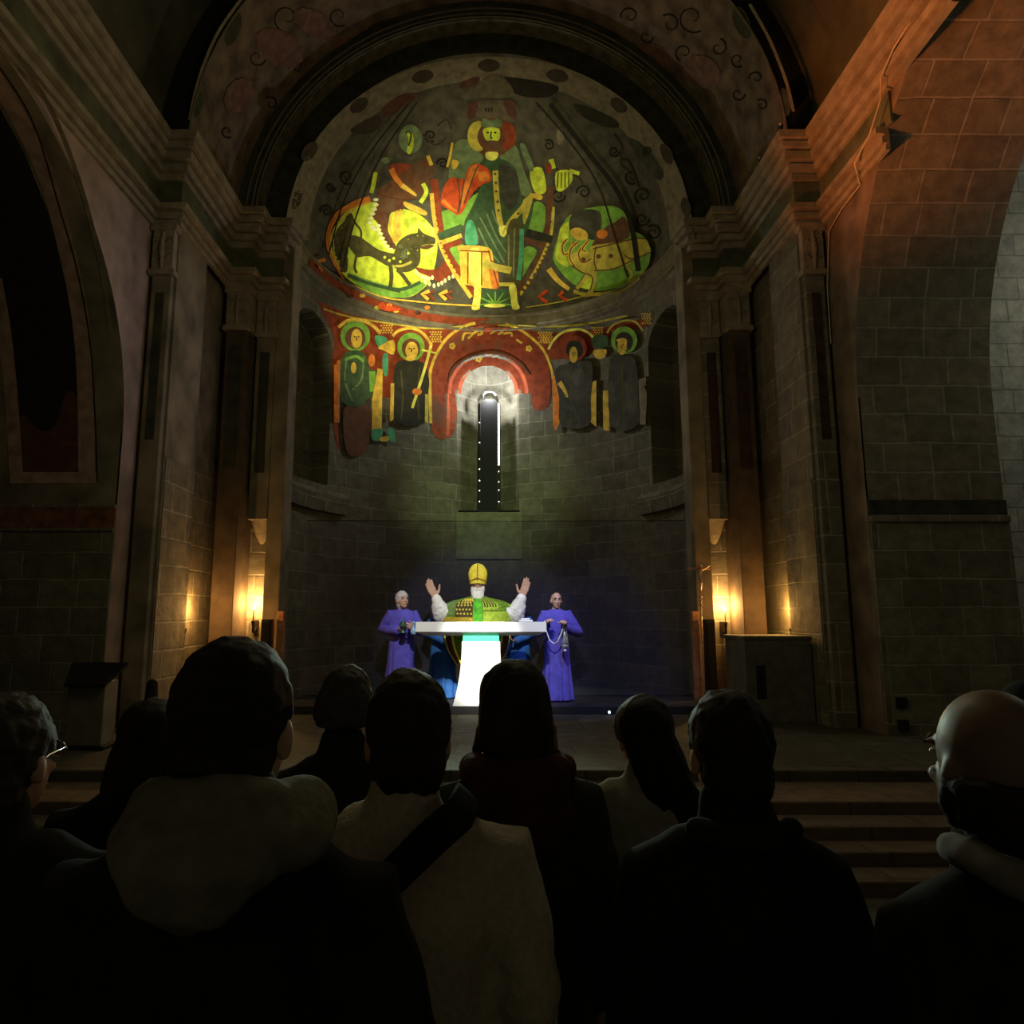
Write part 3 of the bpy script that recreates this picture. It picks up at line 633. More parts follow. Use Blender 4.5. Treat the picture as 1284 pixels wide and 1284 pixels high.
L('red_ground', None, 'brick', I, [(612 + 44 * math.cos(R(a)), 492 + 44 * math.sin(R(a))) for a in range(178, 363, 8)], 21)
p = 'painted_arch'
L(p, 'gold_line', 'gold', E, [(600, 560), (596, 360), (600, 270), (640, 170), (700, 90), (780, 40), (840, 22)], 16); L(p, 'gold_line', 'gold', E, [(1000, 25), (1100, 70), (1200, 160), (1245, 260), (1255, 320)], 14)
L(p, 'gold_line', 'ochre', D, [(130, 40), (200, 62), (330, 84), (450, 98), (545, 90)], 5); L(p, 'gold_line', 'ochre', D, [(640, 88), (790, 92), (900, 84), (1020, 60)], 6)
for pts in ([(770, 115), (782, 78), (822, 80), (800, 105)], [(820, 82), (862, 60), (875, 78), (850, 85)], [(920, 80), (960, 55), (985, 70), (960, 82)], [(990, 78), (1030, 75), (1035, 95)], [(1060, 110), (1090, 130)]): L(p, 'scroll', 'gold', E, pts, 12)
for x, y in ((715, 145), (1127, 158), (857, 215)): O(p, 'rosette', 'gold', E, [(x + 11 * math.cos(a * 1.257), y + 11 * math.sin(a * 1.257)) for a in range(5)], 8)
L(p, 'arch_shadow', 'brown', E, [(700, 340), (715, 270), (780, 215), (880, 182), (980, 182), (1080, 235), (1130, 300)], 10)
for f, x0, x1, y0, y1 in ((E, 335, 395, 35, 85), (E, 598, 660, 70, 125), (E, 1180, 1245, 75, 130), (G, 110, 190, 215, 300), (G, 480, 560, 180, 235), (G, 850, 910, 80, 150)):
    lat = []; k = 0; y = y0; st = 15 if f is E else 20
    while y < y1:
        x = x0 + (k % 2) * st * .6
        while x < x1: lat.append((x, y)); x += st * .95
        y += st * .85; k += 1
    O('gold_lattice', None, 'gold', f, lat, st * .34)
def saint(part, f, halo, inner, hx, hy, hr, face, robe, rc, lines=()):
    Q(part, 'halo', halo, f, hx, hy, hr, hr * 1.04); Q(part, 'hood', inner, f, hx, hy + hr * .12, hr * .68, hr * .75)
    P(part, 'robe', rc, f, robe); Q(part, 'face', 'gold', f, *face)
    for w in (-.35, .35): Q(part, 'eye', 'ink', f, face[0] + w * face[2], face[1] - face[3] * .2, face[2] * .2, face[3] * .08, n=8)
    L(part, 'nose', 'brown', f, [(face[0], face[1] - face[3] * .2), (face[0] - 2, face[1] + face[3] * .2)], face[2] * .22)
    for c, pts, w in lines: L(part, 'folds', c, f, pts, w)
saint('hooded_saint', E, 'green', 'brown', 195, 92, 80, (202, 105, 30, 52), [(130, 195), (190, 168), (250, 190), (275, 270), (312, 280), (318, 400), (270, 425), (215, 470), (200, 480), (120, 440), (103, 300)], 'deep', [('sage', [(150, 200), (140, 330), (180, 440)], 10), ('sage', [(240, 200), (230, 320), (180, 380)], 10), ('green', [(285, 280), (290, 390)], 34), ('green', [(140, 220), (200, 200), (240, 230)], 16), ('deep', [(130, 330), (200, 370), (270, 330)], 10)])
P('hooded_saint', 'underrobe', 'brown', E, [(130, 490), (200, 470), (280, 480), (270, 640), (245, 720), (150, 720)]); Q('hooded_saint', 'hand', 'gold', E, 186, 262, 15, 30); Q('hooded_saint', 'orb', 'orange', E, 283, 222, 18, 34)
L('hooded_saint', 'arch', 'gold', E, [(105, 45), (160, 6), (240, 10), (300, 45), (330, 80)], 18)
saint('staff_saint', E, 'green', 'brown', 494, 150, 74, (498, 168, 34, 46), [(410, 245), (470, 220), (560, 235), (592, 330), (580, 430), (565, 560), (420, 560), (400, 390)], 'dark', [('olive', [(440, 280), (450, 420), (440, 540)], 8), ('olive', [(540, 260), (530, 420), (540, 540)], 8)])
Q('staff_saint', 'neck', 'gold', E, 490, 212, 26, 14); L('staff_saint', 'staff', 'yellow', E, [(602, 138), (570, 260), (532, 380), (500, 478)], 15); L('staff_saint', 'staff', 'yellow', E, [(552, 165), (632, 184)], 9); Q('staff_saint', 'hand', 'orange', E, 526, 390, 26, 18)
L('staff_saint', 'arch', 'gold', E, [(395, 92), (430, 62), (500, 50), (560, 80), (605, 140)], 16)
p = 'painted_column'
for f, c, pts in ((E, 'orange', [(80, 225), (114, 220), (110, 555), (80, 555)]), (E, 'gold', [(315, 265), (342, 270), (336, 605), (282, 605), (285, 430), (312, 400)]), (E, 'gold', [(385, 345), (404, 345), (400, 540), (380, 552)]), (E, 'ochre', [(570, 402), (592, 408), (585, 560), (568, 550)]), (G, 'orange', [(190, 530), (236, 530), (250, 860), (215, 935), (195, 900)]), (G, 'gold', [(455, 590), (512, 565), (512, 905), (460, 865)]), (G, 'gold', [(560, 640), (606, 640), (606, 935), (563, 930)]), (G, 'sand', [(820, 560), (892, 530), (872, 890), (830, 890)])):
    P(p, None, c, f, pts, False)
p = 'painted_capital'
for f, c, pts in ((E, 'teal', [(300, 90), (362, 100), (360, 150), (318, 148)]), (E, 'gold', [(318, 152), (400, 112), (402, 190), (350, 170)]), (E, 'teal', [(342, 200), (370, 190), (368, 300), (345, 290)]), (G, 'deep', [(490, 240), (592, 240), (592, 322), (490, 322)]), (G, 'gold', [(490, 350), (586, 340), (568, 402), (512, 402)]), (E, 'teal', [(282, 600), (340, 590), (330, 650), (290, 650)]), (E, 'teal', [(370, 590), (400, 590), (410, 660), (380, 650)]), (E, 'gold', [(330, 635), (372, 630), (370, 655), (330, 655)])): P(p, None, c, f, pts)
saint('shaded_saint', G, 'brick', 'dark', 352, 330, 92, (345, 378, 30, 60), [(210, 490), (330, 440), (480, 440), (470, 700), (455, 900), (255, 900), (240, 700)], 'dark_drab', [('olive', [(320, 500), (330, 700), (320, 880)], 12)])
L('shaded_saint', 'arm', 'gold', G, [(240, 580), (275, 630), (302, 690)], 40, 14); L('shaded_saint', 'arch', 'yellow', G, [(160, 340), (200, 270), (270, 212), (380, 192), (450, 215), (488, 250)], 18)
saint('green_haloed_saint', G, 'green', 'dark', 715, 272, 98, (700, 318, 34, 62), [(610, 420), (700, 390), (800, 420), (820, 700), (810, 900), (620, 900)], 'dark_drab', [('olive', [(700, 450), (710, 880)], 12)])
L('green_haloed_saint', 'hair', 'gold', G, [(660, 275), (700, 262), (730, 275), (720, 320)], 14); L('green_haloed_saint', 'arch', 'ochre', G, [(590, 220), (630, 165), (720, 128), (800, 140), (850, 200)], 14)
m.done()

m = Mural('vault_painting', 'faded scrolls and oval medallions painted on the barrel vault before the apse', on_vault, (0, 9.5, 12.0))
P, L, Q, O = m.poly, m.line, m.ell, m.dots
for x, y, rx, ry, a in ((292, 36, 9, 22, 18), (247, 130, 7, 18, 8), (490, 34, 30, 11, -10), (930, 28, 10, 22, -22), (984, 128, 7, 18, -8), (716, 34, 20, 9, 8)): Q('medallion', None, 'dark_drab', I, x, y, rx, ry, a)
for cx, cy, r, a in ((360, 22, 18, 2), (322, 72, 12, 0), (372, 85, 10, 3), (425, 20, 14, 1), (300, 105, 8, 2), (868, 22, 20, 1), (840, 30, 13, 4), (810, 46, 9, 0), (790, 20, 12, 3), (858, 66, 12, 2), (900, 60, 12, 5), (925, 75, 10, 1), (948, 98, 9, 3), (925, 118, 9, 0), (955, 132, 8, 4), (340, 130, 9, 4), (285, 165, 8, 1)): L('scroll', None, 'ink', I, spiral(cx, cy, r, 1.1, a), 2.4, 1)
for cx, cy, rx, ry in ((350, 60, 34, 22), (395, 30, 30, 16), (300, 120, 18, 24), (880, 90, 26, 20), (820, 70, 24, 14), (440, 60, 26, 12)): Q('rose_patch', None, 'rose', I, cx, cy, rx, ry, 30, n=10)
L('edge_line', None, 'sand', I, [(306, -6), (275, 38), (256, 80), (244, 120), (238, 150)], 4); L('edge_line', None, 'sand', I, [(940, 5), (965, 50), (985, 100), (995, 140)], 4)
m.done()

m = Mural('arch_panel_painting', 'dull pink painted frame around a dark field on the inside of the side arch', on_jamb, (-5.4, 8.35, 3.6))
P, L, Q, O = m.poly, m.line, m.ell, m.dots
P('dark_field', None, 'ink', I, [(22, 592), (100, 592), (96, 430), (84, 355), (60, 265), (30, 190), (-6, 125), (-6, 350), (8, 400), (16, 480)], False)
P('rusty_foot', None, 'rust', I, [(26, 590), (98, 590), (100, 510), (84, 490), (70, 532), (50, 540), (26, 520)])
L('frame', None, 'pinkframe', I, [(-8, 96), (30, 160), (62, 232), (84, 315), (100, 395), (107, 480), (109, 606)], 21)
L('frame', None, 'pinkframe', I, [(-6, 350), (6, 420), (14, 500), (21, 606)], 17); L('frame', None, 'pinkframe', I, [(12, 599), (121, 599)], 14)
L('frame_edge', None, 'ink', I, [(-8, 74), (40, 150), (75, 262), (98, 345), (113, 430), (119, 520), (122, 604)], 2)
L('outer_band', None, 'sand', I, [(-6, 30), (60, 130), (100, 230), (128, 340), (140, 430)], 6)
m.done()
# ------------------------------------------------------------------ furnishings
M_black = mat('black_matte', (.012,.012,.011), .75, .2, 8)
M_iron = mat('dark_iron', (.03,.022,.016), .5, .2, 12, metal=.6)
M_wax = mat('ivory_wax', (.55,.42,.25), .5, .1, 8)
M_flame = mat('candle_flame', (1, .7, .3), .5, 0, 5, emit=(1, .62, .22), es=60)
M_wood = mat('orange_lit_wood', (.62,.27,.12), .6, .35, 10, .1)  # orange light on the posts put into this base colour
M_white = mat('white_cloth_stone', (.92,.92,.88), .6, .04, 4)
M_silver = mat('tarnished_silver', (.6,.5,.42), .32, .2, 14, metal=1)

# the black blind in the slit window and the lamp glowing behind its head
w = empty('window_blind', (.02, 14.30, 3.99)); tag(w, 'tall narrow black panel with a rounded top standing in the slit window', 'panel')
b = MB(); out = [(-.185, 0), (.185, 0), (.185, 2.33)] + [(.185 * math.cos(a), 2.33 + .11 * math.sin(a)) for a in [PI * i / 12 for i in range(1, 12)]] + [(-.185, 2.33)]
n = len(out); b.quad(*[(x, 0, z) for x, z in out]); b.quad(*[(x, .05, z) for x, z in reversed(out)])
for i in range(n): p, q = out[i], out[(i + 1) % n]; b.quad((p[0], 0, p[1]), (p[0], .05, p[1]), (q[0], .05, q[1]), (q[0], 0, q[1]))
build('panel', b, M_black, w)
b = MB().box(-.235, -.19, .03, .06, 0, 2.36); b.box(.222, .24, .03, .06, 0, 2.36); build('side_rail', b, M_black, w)
M_led = mat('lamp_white', (1, 1, 1), .5, 0, 5, emit=(.95, .97, 1), es=7)
build('light_strip', MB().box(.19, .217, .005, .02, 1.0, 2.34), M_led, w)
for i in range(9):
    for sx in (-.2, .205):
        if random.random() < .75: build('light_point', MB().ball((sx, 0, .25 + i * .21 + random.uniform(-.04, .04)), .009, n=8, m=6), M_led, w)
lp = empty('window_lamp', (.03, 14.32, 6.55)); tag(lp, 'small white lamp glowing above the black panel in the slit window', 'lamp')
build('lamp_tube', MB().tube([(-.13, 0, -.03), (-.08, 0, .03), (0, 0, .045), (.08, 0, .03), (.13, 0, -.03)], [.012] * 5, 10), M_led, lp, smooth=True)
build('lamp_socket', MB().tube([(-.15, .02, -.1), (-.135, 0, -.035)], [.02] * 2, 10), M_black, lp, smooth=True)

# gauze screen hung in the apse opening
sc = empty('gauze_screen', (.13, 11.09, .62)); tag(sc, 'wide dark see-through gauze screen hanging across the apse behind the robed figures', 'screen')
gz = bpy.data.materials.new('gauze'); gz.use_nodes = True; nt = gz.node_tree; MATS['gauze'] = gz
tr = nt.nodes.new('ShaderNodeBsdfTransparent'); df = nt.nodes.new('ShaderNodeBsdfDiffuse'); mx = nt.nodes.new('ShaderNodeMixShader')
df.inputs['Color'].default_value = (.06, .064, .12, 1); mx.inputs[0].default_value = .25; tr.inputs['Color'].default_value = (.9, .92, .92, 1)
nt.links.new(tr.outputs[0], mx.inputs[1]); nt.links.new(df.outputs[0], mx.inputs[2]); nt.links.new(mx.outputs[0], nt.nodes['Material Output'].inputs['Surface'])
b = MB().grid(40, 12, lambda u, v: (-3.03 + 6.06 * u, .012 * math.sin(u * 37) * (1 - v) + .004, 2.74 * v - .02 * math.sin(PI * u) * v)); build('gauze_sheet', b, gz, sc, smooth=True)
build('top_wire', MB().tube([(-3.04, 0, 2.75), (0, 0, 2.735), (3.04, 0, 2.75)], [.006] * 3, 8), M_iron, sc); build('bottom_bar', MB().tube([(-3.03, 0, .0), (3.03, 0, .0)], [.015] * 2, 8), M_black, sc)

# dais
build('floor_dais', MB().box(-3.15, 3.15, 9.9, 11.12, .5, .612), mat('dais_boards', (.03,.028,.025), .6, .3, 5), kind='structure', bevel=.008)

# altar table
al = empty('altar_table', (-.1, 10.1, .612)); tag(al, 'brilliant white altar table with a thick slab top on one flared pedestal', 'table')
b = MB(); W0, W1, Y0, Y1 = -.92, .92, -.2, .12
k = [(W0, W1, Y0, Y1, 1.0), (W0 + 0, W1 - 0, Y0, Y1, 1.145)]
b.box(W0, W1, Y0, Y1, 1.015, 1.15)
b.quad((W0, Y0, 1.015), (W1, Y0, 1.015), (W1 - .11, Y0 + .08, .96), (W0 + .11, Y0 + .08, .96)); b.quad((W0 + .11, Y1 - .08, .96), (W1 - .11, Y1 - .08, .96), (W1, Y1, 1.015), (W0, Y1, 1.015))
b.quad((W0, Y1, 1.015), (W0, Y0, 1.015), (W0 + .11, Y0 + .08, .96), (W0 + .11, Y1 - .08, .96)); b.quad((W1, Y0, 1.015), (W1, Y1, 1.015), (W1 - .11, Y1 - .08, .96), (W1 - .11, Y0 + .08, .96))
b.quad((W0 + .11, Y0 + .08, .96), (W1 - .11, Y0 + .08, .96), (W1 - .11, Y1 - .08, .96), (W0 + .11, Y1 - .08, .96)); build('tabletop', b, M_white, al)
b = MB().grid(28, 14, lambda u, v: ((.27 + .12 * (1 - v) ** 2.2) * max(-1, min(1, 1.35 * math.cos(2 * PI * u))), (.16 + .04 * (1 - v)) * max(-1, min(1, 1.35 * math.sin(2 * PI * u))), .88 * v), True); build('pedestal', b, M_white, al)
build('collar', MB().box(-.255, .255, -.15, .15, .875, .962), mat('green_stone', (.1, .75, .4), .5, .1, 5), al)

# slim posts at both ends of the screen
def post(x, y, lab, w_=.1):
    o = empty('screen_post', (x, y, .5)); tag(o, lab, 'post', None)
    build('shaft', MB().box(-w_ / 2, w_ / 2, -.05, .05, .02, 1.42), M_wood, o, bevel=.008); build('foot', MB().box(-w_ / 2 - .05, w_ / 2 + .05, -.09, .09, 0, .02), M_iron, o)
    return o
post(-3.13, 10.62, 'slim wooden post at the end of the screen, near the hooded man')
post(3.14, 10.66, 'slim wooden post with orange light in its colour, just behind the processional cross')
for sg, lab in ((-1, 'narrow black cabinet speaker beside the orange post near the hooded man'), (1, 'narrow black cabinet speaker between the processional cross and the stone block')):
    o = empty('column_speaker', (sg * 3.29, 10.5, .5)); tag(o, lab, 'speaker')
    build('cabinet', MB().box(-.07, .07, -.1, .1, 0, 1.3), M_black, o, bevel=.01); build('grille', MB().box(-.06, .06, -.108, -.1, .1, 1.25), mat('speaker_cloth', (.006,.006,.006), .95, .3, 60), o)

# processional cross
x = empty('processional_cross', (3.1, 10.2, .5)); tag(x, 'tall thin processional cross with a silver figure at its top beside the screen', 'cross')
build('base', MB().lathe([(.14, 0), (.14, .02), (.05, .04), (.02, .07)], n=20), M_iron, x)
build('staff', MB().tube([(0, 0, .05), (0, 0, 1.62)], [.011] * 2, 10), M_silver, x, smooth=True)
b = MB()
for i in range(16): b.ball((0, 0, .2 + i * .09), (.016, .016, .012), n=10, m=6)
for z in (1.5, 1.56, 1.62): b.ball((0, 0, z), (.028, .028, .02), n=12, m=8)
build('knops', b, M_silver, x, smooth=True)
b = MB().box(-.013, .013, -.012, .012, 1.62, 2.2); b.box(-.16, .16, -.012, .012, 2.02, 2.05); build('cross_arms', b, M_wood, x, bevel=.003)
b = MB(); b.tube([(0, -.03, 1.72), (.008, -.04, 1.82), (-.012, -.035, 1.92), (0, -.03, 2.0)], [.012, .018, .024, .028], 10); b.ball((.005, -.045, 2.08), (.024, .026, .032)); b.tube([(.02, -.03, 2.0), (.09, -.03, 2.04), (.155, -.02, 2.08)], [.012, .01, .008], 8); b.tube([(-.02, -.03, 2.0), (-.09, -.03, 2.03), (-.15, -.02, 2.05)], [.012, .01, .008], 8)
link('figure', remeshed(b, .005, 2), M_silver, x, smooth=True)

# candles on wall brackets
def candle(x, y, z, rz, lab, flame=1.0, k=1.0):
    o = empty('wall_candle', (x, y, z), rz=rz); tag(o, lab, 'candle')
    build('bracket', MB().tube([(0, .28 * k, -.14), (0, .16 * k, -.2), (0, .04 * k, -.17), (0, 0, -.1)], [.014, .012, .012, .016], 10), M_iron, o, smooth=True)
    build('backplate', MB().box(-.04, .04, .28 * k, .28 * k + .015, -.26, -.02), M_iron, o, bevel=.006)
    build('cup', MB().lathe([(.012, -.22), (.02, -.17), (.016, -.12), (.03, -.06), (.042, -.03), (.036, -.03), (.02, -.05)], n=18), M_iron, o, smooth=True)
    build('taper', MB().tube([(0, 0, -.05), (0, 0, .13)], [.0115] * 2, 12), mat('dark_wax', (.16,.09,.05), .5, .1, 8), o, smooth=True)
    build('flame', MB().tube([(0, 0, .15), (0, 0, .165), (0, 0, .19), (0, 0, .22)], [.008, .014 * flame, .012 * flame, .003], 12), M_flame, o, smooth=True)
    return o
candle(-3.66, 10.95, 1.8, 0, 'thin candle burning on an iron bracket above the hooded man', 1, .55)
candle(3.7, 10.95, 1.78, 0, 'thin candle burning on an iron bracket above the grey stone block', 1, .55)
candle(-4.258, 9.86, 1.7, R(90), 'half hidden candle flame at the edge of the pier wall above the hooded man', .8, .12)
candle(4.258, 9.86, 1.7, R(-90), 'half hidden candle flame at the edge of the pier wall above the stone block', .8, .12)

# stone block at the foot of the pier
o = empty('stone_altar_block', (3.735, 9.4, .5)); tag(o, 'plain grey stone block altar with a flat top standing under the burning candle', 'altar')
build('body', MB().box(-.43, .43, -.3, .2, 0, 1.04), mat('grey_block', (.11,.105,.075), .85, .25, 6, .15), o, bevel=.01)
build('top_slab', MB().box(-.44, .44, -.31, .52, 1.04, 1.09), mat('grey_block', (.1,.1,.08)), o, bevel=.008)
build('rear_block', MB().box(-.41, .41, .2, .5, 0, 1.04), mat('grey_block', (.1,.1,.08)), o, bevel=.01)
build('slot', MB().box(-.3, -.18, -.306, -.29, .3, .72), M_black, o)

# lectern
o = empty('lectern', (-4.12, 7.55, .5)); tag(o, 'pale lectern with a sloping black top standing against the side wall', 'lectern')
b = MB(); k = [(-.3, -.02, .86), (.3, -.02, .86), (.22, -.3, .66), (-.2, -.3, .66)]
b.quad(*k); b.quad(*[(a, c, d - .03) for a, c, d in reversed(k)])
for i in range(4): p, q = k[i], k[(i + 1) % 4]; b.quad(p, (p[0], p[1], p[2] - .03), (q[0], q[1], q[2] - .03), q)
build('reading_top', b, M_black, o)
b = MB().box(-.19, .19, -.24, .02, .04, .68); build('body', b, mat('pale_board', (.16,.145,.1), .7, .2, 5), o, bevel=.01); build('plinth', MB().box(-.23, .23, -.27, .05, 0, .04), M_black, o)
o = empty('instrument_case', (-3.75, 7.95, .5)); tag(o, 'narrow dark case standing behind the lectern', 'case')
build('shell', MB().tube([(0, 0, .11), (0, 0, .3), (0, 0, .6)], [(.1, .07), (.08, .07), (.06, .05)], 14), M_black, o, smooth=True); build('handle', MB().tube([(.1, 0, .25), (.13, 0, .3), (.12, 0, .36), (.075, 0, .4)], [.01] * 4, 8), M_iron, o, smooth=True)

# sockets on the pier base, small fittings on the cornice
for z, lab in ((.87, 'small black square wall box, upper one beside the bald man'), (.62, 'small black square wall box, lower one beside the bald man')):
    o = tag(empty('wall_box', (4.72, 8.165, z)), lab, 'box'); build('casing', MB().box(-.06, .06, -.03, .005, -.06, .06), M_black, o, bevel=.008); build('cover', MB().box(-.045, .045, -.036, -.03, -.045, .045), mat('black_gloss', (.008,.008,.008), .4), o)
def spot(p, aim, lab, r=.05, m=None):
    o = empty('spotlight', p); tag(o, lab, 'spotlight'); d = Vector(aim).normalized() * .09
    build('housing', MB().tube([-d * .6, d], [r * .8, r], 14), m or M_black, o, smooth=True); build('lens', MB().ball(d * 1.5, r * .55, n=12, m=8), mat('lens_glass', (.5,.42,.38), .12, .1, 5, spec=.8), o, smooth=True)
    build('yoke', MB().tube([(r * 1.2, 0, 0), (r * 1.2, 0, -.07), (0, 0, -.1), (-r * 1.2, 0, -.07), (-r * 1.2, 0, 0)], [.008] * 5, 8), M_iron, o)
spot((4.0, 8.6, 8.42), (-.5, -1, -.1), 'small black spotlight on the corner of the cornice', .035); spot((4.02, 9.3, 8.42), (-.8, -1, 0), 'small round spotlight farther back on the chancel cornice', .035)
spot((-5.95, 7.6, 6.2), (1, -1, -.3), 'small pale spotlight high up in the dark side arch', .06, mat('pale_metal', (.5,.48,.42), .5, .1, 6))
# cable hanging along the right arch
pts = [at_depth(x, y, d) for x, y, d in ((1165, 18, 6.3), (1140, 62, 6.7), (1118, 97, 6.95), (1123, 126, 7.0), (1108, 168, 7.25), (1088, 205, 7.6), (1083, 232, 7.75), (1062, 262, 8.2), (1047, 290, 8.55), (1047, 360, 8.7), (1048, 430, 8.72))]
for p in pts: p.x = min(p.x, NW - .03) if p.z < 7.05 else min(p.x, NW - .16)
tag(build('cable', MB().tube(pts, [.009] * len(pts), 6), mat('pale_cable', (.5,.4,.28), .5, .1, 6), smooth=True), 'thin pale cable running down the cornice and along the brick arch', 'cable')
o = tag(empty('glint_dot', at_depth(764, 893, 9.84)), 'tiny bluish white glowing dot added for a glint on the dark dais front', 'lamp'); build('glint_bead', MB().ball((0, 0, 0), (.016, .012, .02), n=10, m=8), mat('glint_blue', (1, 1, 1), .5, 0, 5, emit=(.75, .9, 1), es=3), o, smooth=True); build('holder', MB().box(-.015, .015, 0, .06, -.02, .02), M_black, o)  # glowing dot added where a glint shows, no lamp known here
# ------------------------------------------------------------------ people
SKIN = mat('skin', (.5,.3,.2), .55, .1, 30); SKIN2 = mat('skin_ruddy', (.55,.34,.25), .55, .1, 30)
V = Vector
def hand(mb, w, d, side, palm_n, curl=.5, s=1.0):
    """palm, thumb and four unequal bent fingers from wrist w along d; palm_n points out of the palm"""
    d = V(d).normalized(); n = V(palm_n); n = (n - d * n.dot(d)).normalized(); a = d.cross(n) * side   # a: towards the thumb
    w = V(w)
    mb.tube([w - d * .02 * s, w + d * .03 * s, w + d * .075 * s, w + d * .092 * s], [(.024*s, .017*s), (.032*s, .016*s), (.041*s, .015*s), (.038*s, .012*s)], 12, xref=a)
    for k, (o, L) in enumerate(((.029, .074), (.0095, .083), (-.0105, .077), (-.03, .06))):
        p = w + d * (.088 - abs(o) * .25) * s + a * o * s; seg = [p]; dirv = d.copy()
        for j, f in enumerate((.45, .3, .25)):
            ang = curl * (.45 + .45 * j) + .03 * k
            dirv = (d * math.cos(ang) + n * math.sin(ang) + a * (o * 1.6)).normalized(); seg.append(seg[-1] + dirv * L * f * s)
        mb.tube(seg, [.0095*s, .0088*s, .008*s, .0068*s], 8)
    t0 = w + d * .028 * s + a * .026 * s
    mb.tube([t0, t0 + (d * .6 + a * .75 + n * .25).normalized() * .035 * s, t0 + (d * .6 + a * .75 + n * .25).normalized() * .035 * s + (d * .85 + a * .35 + n * .4 * (1 + curl)).normalized() * .045 * s], [.0135*s, .0115*s, .0085*s], 8)

def pose_default(s):
    P = dict(hip=.93, waist=1.08, chest=1.29, sho=1.405, neck=1.48, head=1.625)
    P = {k: v * s for k, v in P.items()}
    P['sw'] = .185 * s
    for sd, sg in (('l', -1), ('r', 1)):
        P['sh' + sd] = V((sg * .185, 0, 1.405)) * s; P['el' + sd] = V((sg * .25, -.02, 1.12)) * s; P['wr' + sd] = V((sg * .245, .08, .88)) * s
        P['hd' + sd] = V((-sg * .05, .12, -1)); P['pn' + sd] = V((-sg, .1, 0)); P['curl' + sd] = .55
    P['yaw'] = 0.0; P['nod'] = 0.0; P['s'] = s; P['slope'] = 0
    return P
def head_rot(P): return Matrix.Rotation(P['yaw'], 3, 'Z') @ Matrix.Rotation(P['nod'], 3, 'X')
def hp(P, x, y, z):
    s = P['s']; return V((P.get('hx', 0), .02 * s, P['head'])) + head_rot(P) @ (V((x, y, z)) * s * P.get('hs', 1))
def person_body(P, stout=1.0, hands=True):
    s = P['s']; b = MB(); M = head_rot(P); q = s * P.get('hs', 1)
    b.ball(hp(P, 0, -.008, .02), (.074*q, .093*q, .098*q), M, 20, 14)                  # skull
    b.ball(hp(P, 0, .03, -.045), (.058*q, .062*q, .078*q), M, 16, 12)                  # face
    b.ball(hp(P, 0, .062, -.098), (.03*q, .027*q, .024*q), M)                          # chin
    b.tube([hp(P, 0, .09, .012), hp(P, 0, .104, -.02), hp(P, 0, .112, -.038)], [.010*q, .0125*q, .0155*q], 10)   # nose
    for sg in (-1, 1):
        b.ball(hp(P, sg * .077, -.004, -.02), (.011*q, .022*q, .034*q), M, 10, 8)      # ears
        b.ball(hp(P, sg * .034, .078, -.03), (.02*q, .014*q, .014*q), M, 10, 8)        # cheeks
        b.ball(hp(P, sg * .031, .082, .022), (.024*q, .011*q, .009*q), M, 10, 8)       # brows
    b.ball(hp(P, 0, .094, -.068), (.022*q, .009*q, .006*q), M, 10, 6); b.ball(hp(P, 0, .092, -.078), (.018*q, .01*q, .006*q), M, 10, 6)
    b.tube([V((P.get('hx', 0) * .4, -.012*s, P['sho'] + .02*s)), V((P.get('hx', 0) * .8, 0, P['neck'] + .03*s)), hp(P, 0, -.01, -.06)], [.068*s, .056*s, .055*s], 14)
    sw = P['sw']; w = stout
    b.tube([V((0, 0, P['hip'] - .06*s)), V((0, 0, P['hip'] + .02*s)), V((0, .01*s, P['waist'])), V((0, .01*s, P['chest'])), V((0, 0, P['sho'] - (.02 + P['slope']) * s)), V((0, -.01*s, P['sho'] + .03*s)), V((0, -.01*s, P['neck']))],
           [(.145*s*w, .11*s*w), (.165*s*w, .12*s*w), (.14*s*w, .105*s*w), (.165*s*w, .12*s*w), (sw * .8, .095*s), (sw * .56, .075*s), (.07*s, .06*s)], 22)
    for sd, sg in (('l', -1), ('r', 1)):
        S, E_, W = P['sh' + sd], P['el' + sd], P['wr' + sd]
        b.tube([V((sg * sw * .45, 0, S.z)), S, S.lerp(E_, .45), E_, E_.lerp(W, .3), W], [.055*s, .056*s, .047*s, .038*s, .04*s, .025*s], 12)
        if hands: hand(b, W + P['hd' + sd].normalized() * .01 * s, P['hd' + sd], sg, P['pn' + sd], P['curl' + sd], s * P.get('hands', 1))
        b.tube([V((sg * .085*s, 0, P['hip'] - .02*s)), V((sg * .095*s, .01*s, .7*s)), V((sg * .1*s, .015*s, .5*s)), V((sg * .1*s, -.01*s, .36*s)), V((sg * .1*s, -.01*s, .09*s))], [.09*s*w, .078*s, .056*s, .056*s, .038*s], 14)
        b.tube([V((sg * .1*s, -.045*s, .045*s)), V((sg * .105*s, .05*s, .045*s)), V((sg * .11*s, .15*s, .03*s))], [(.036*s, .04*s), (.04*s, .036*s), (.036*s, .024*s)], 12)
    return remeshed(b, .0085 * max(.8, P.get('hs', 1)), 2)
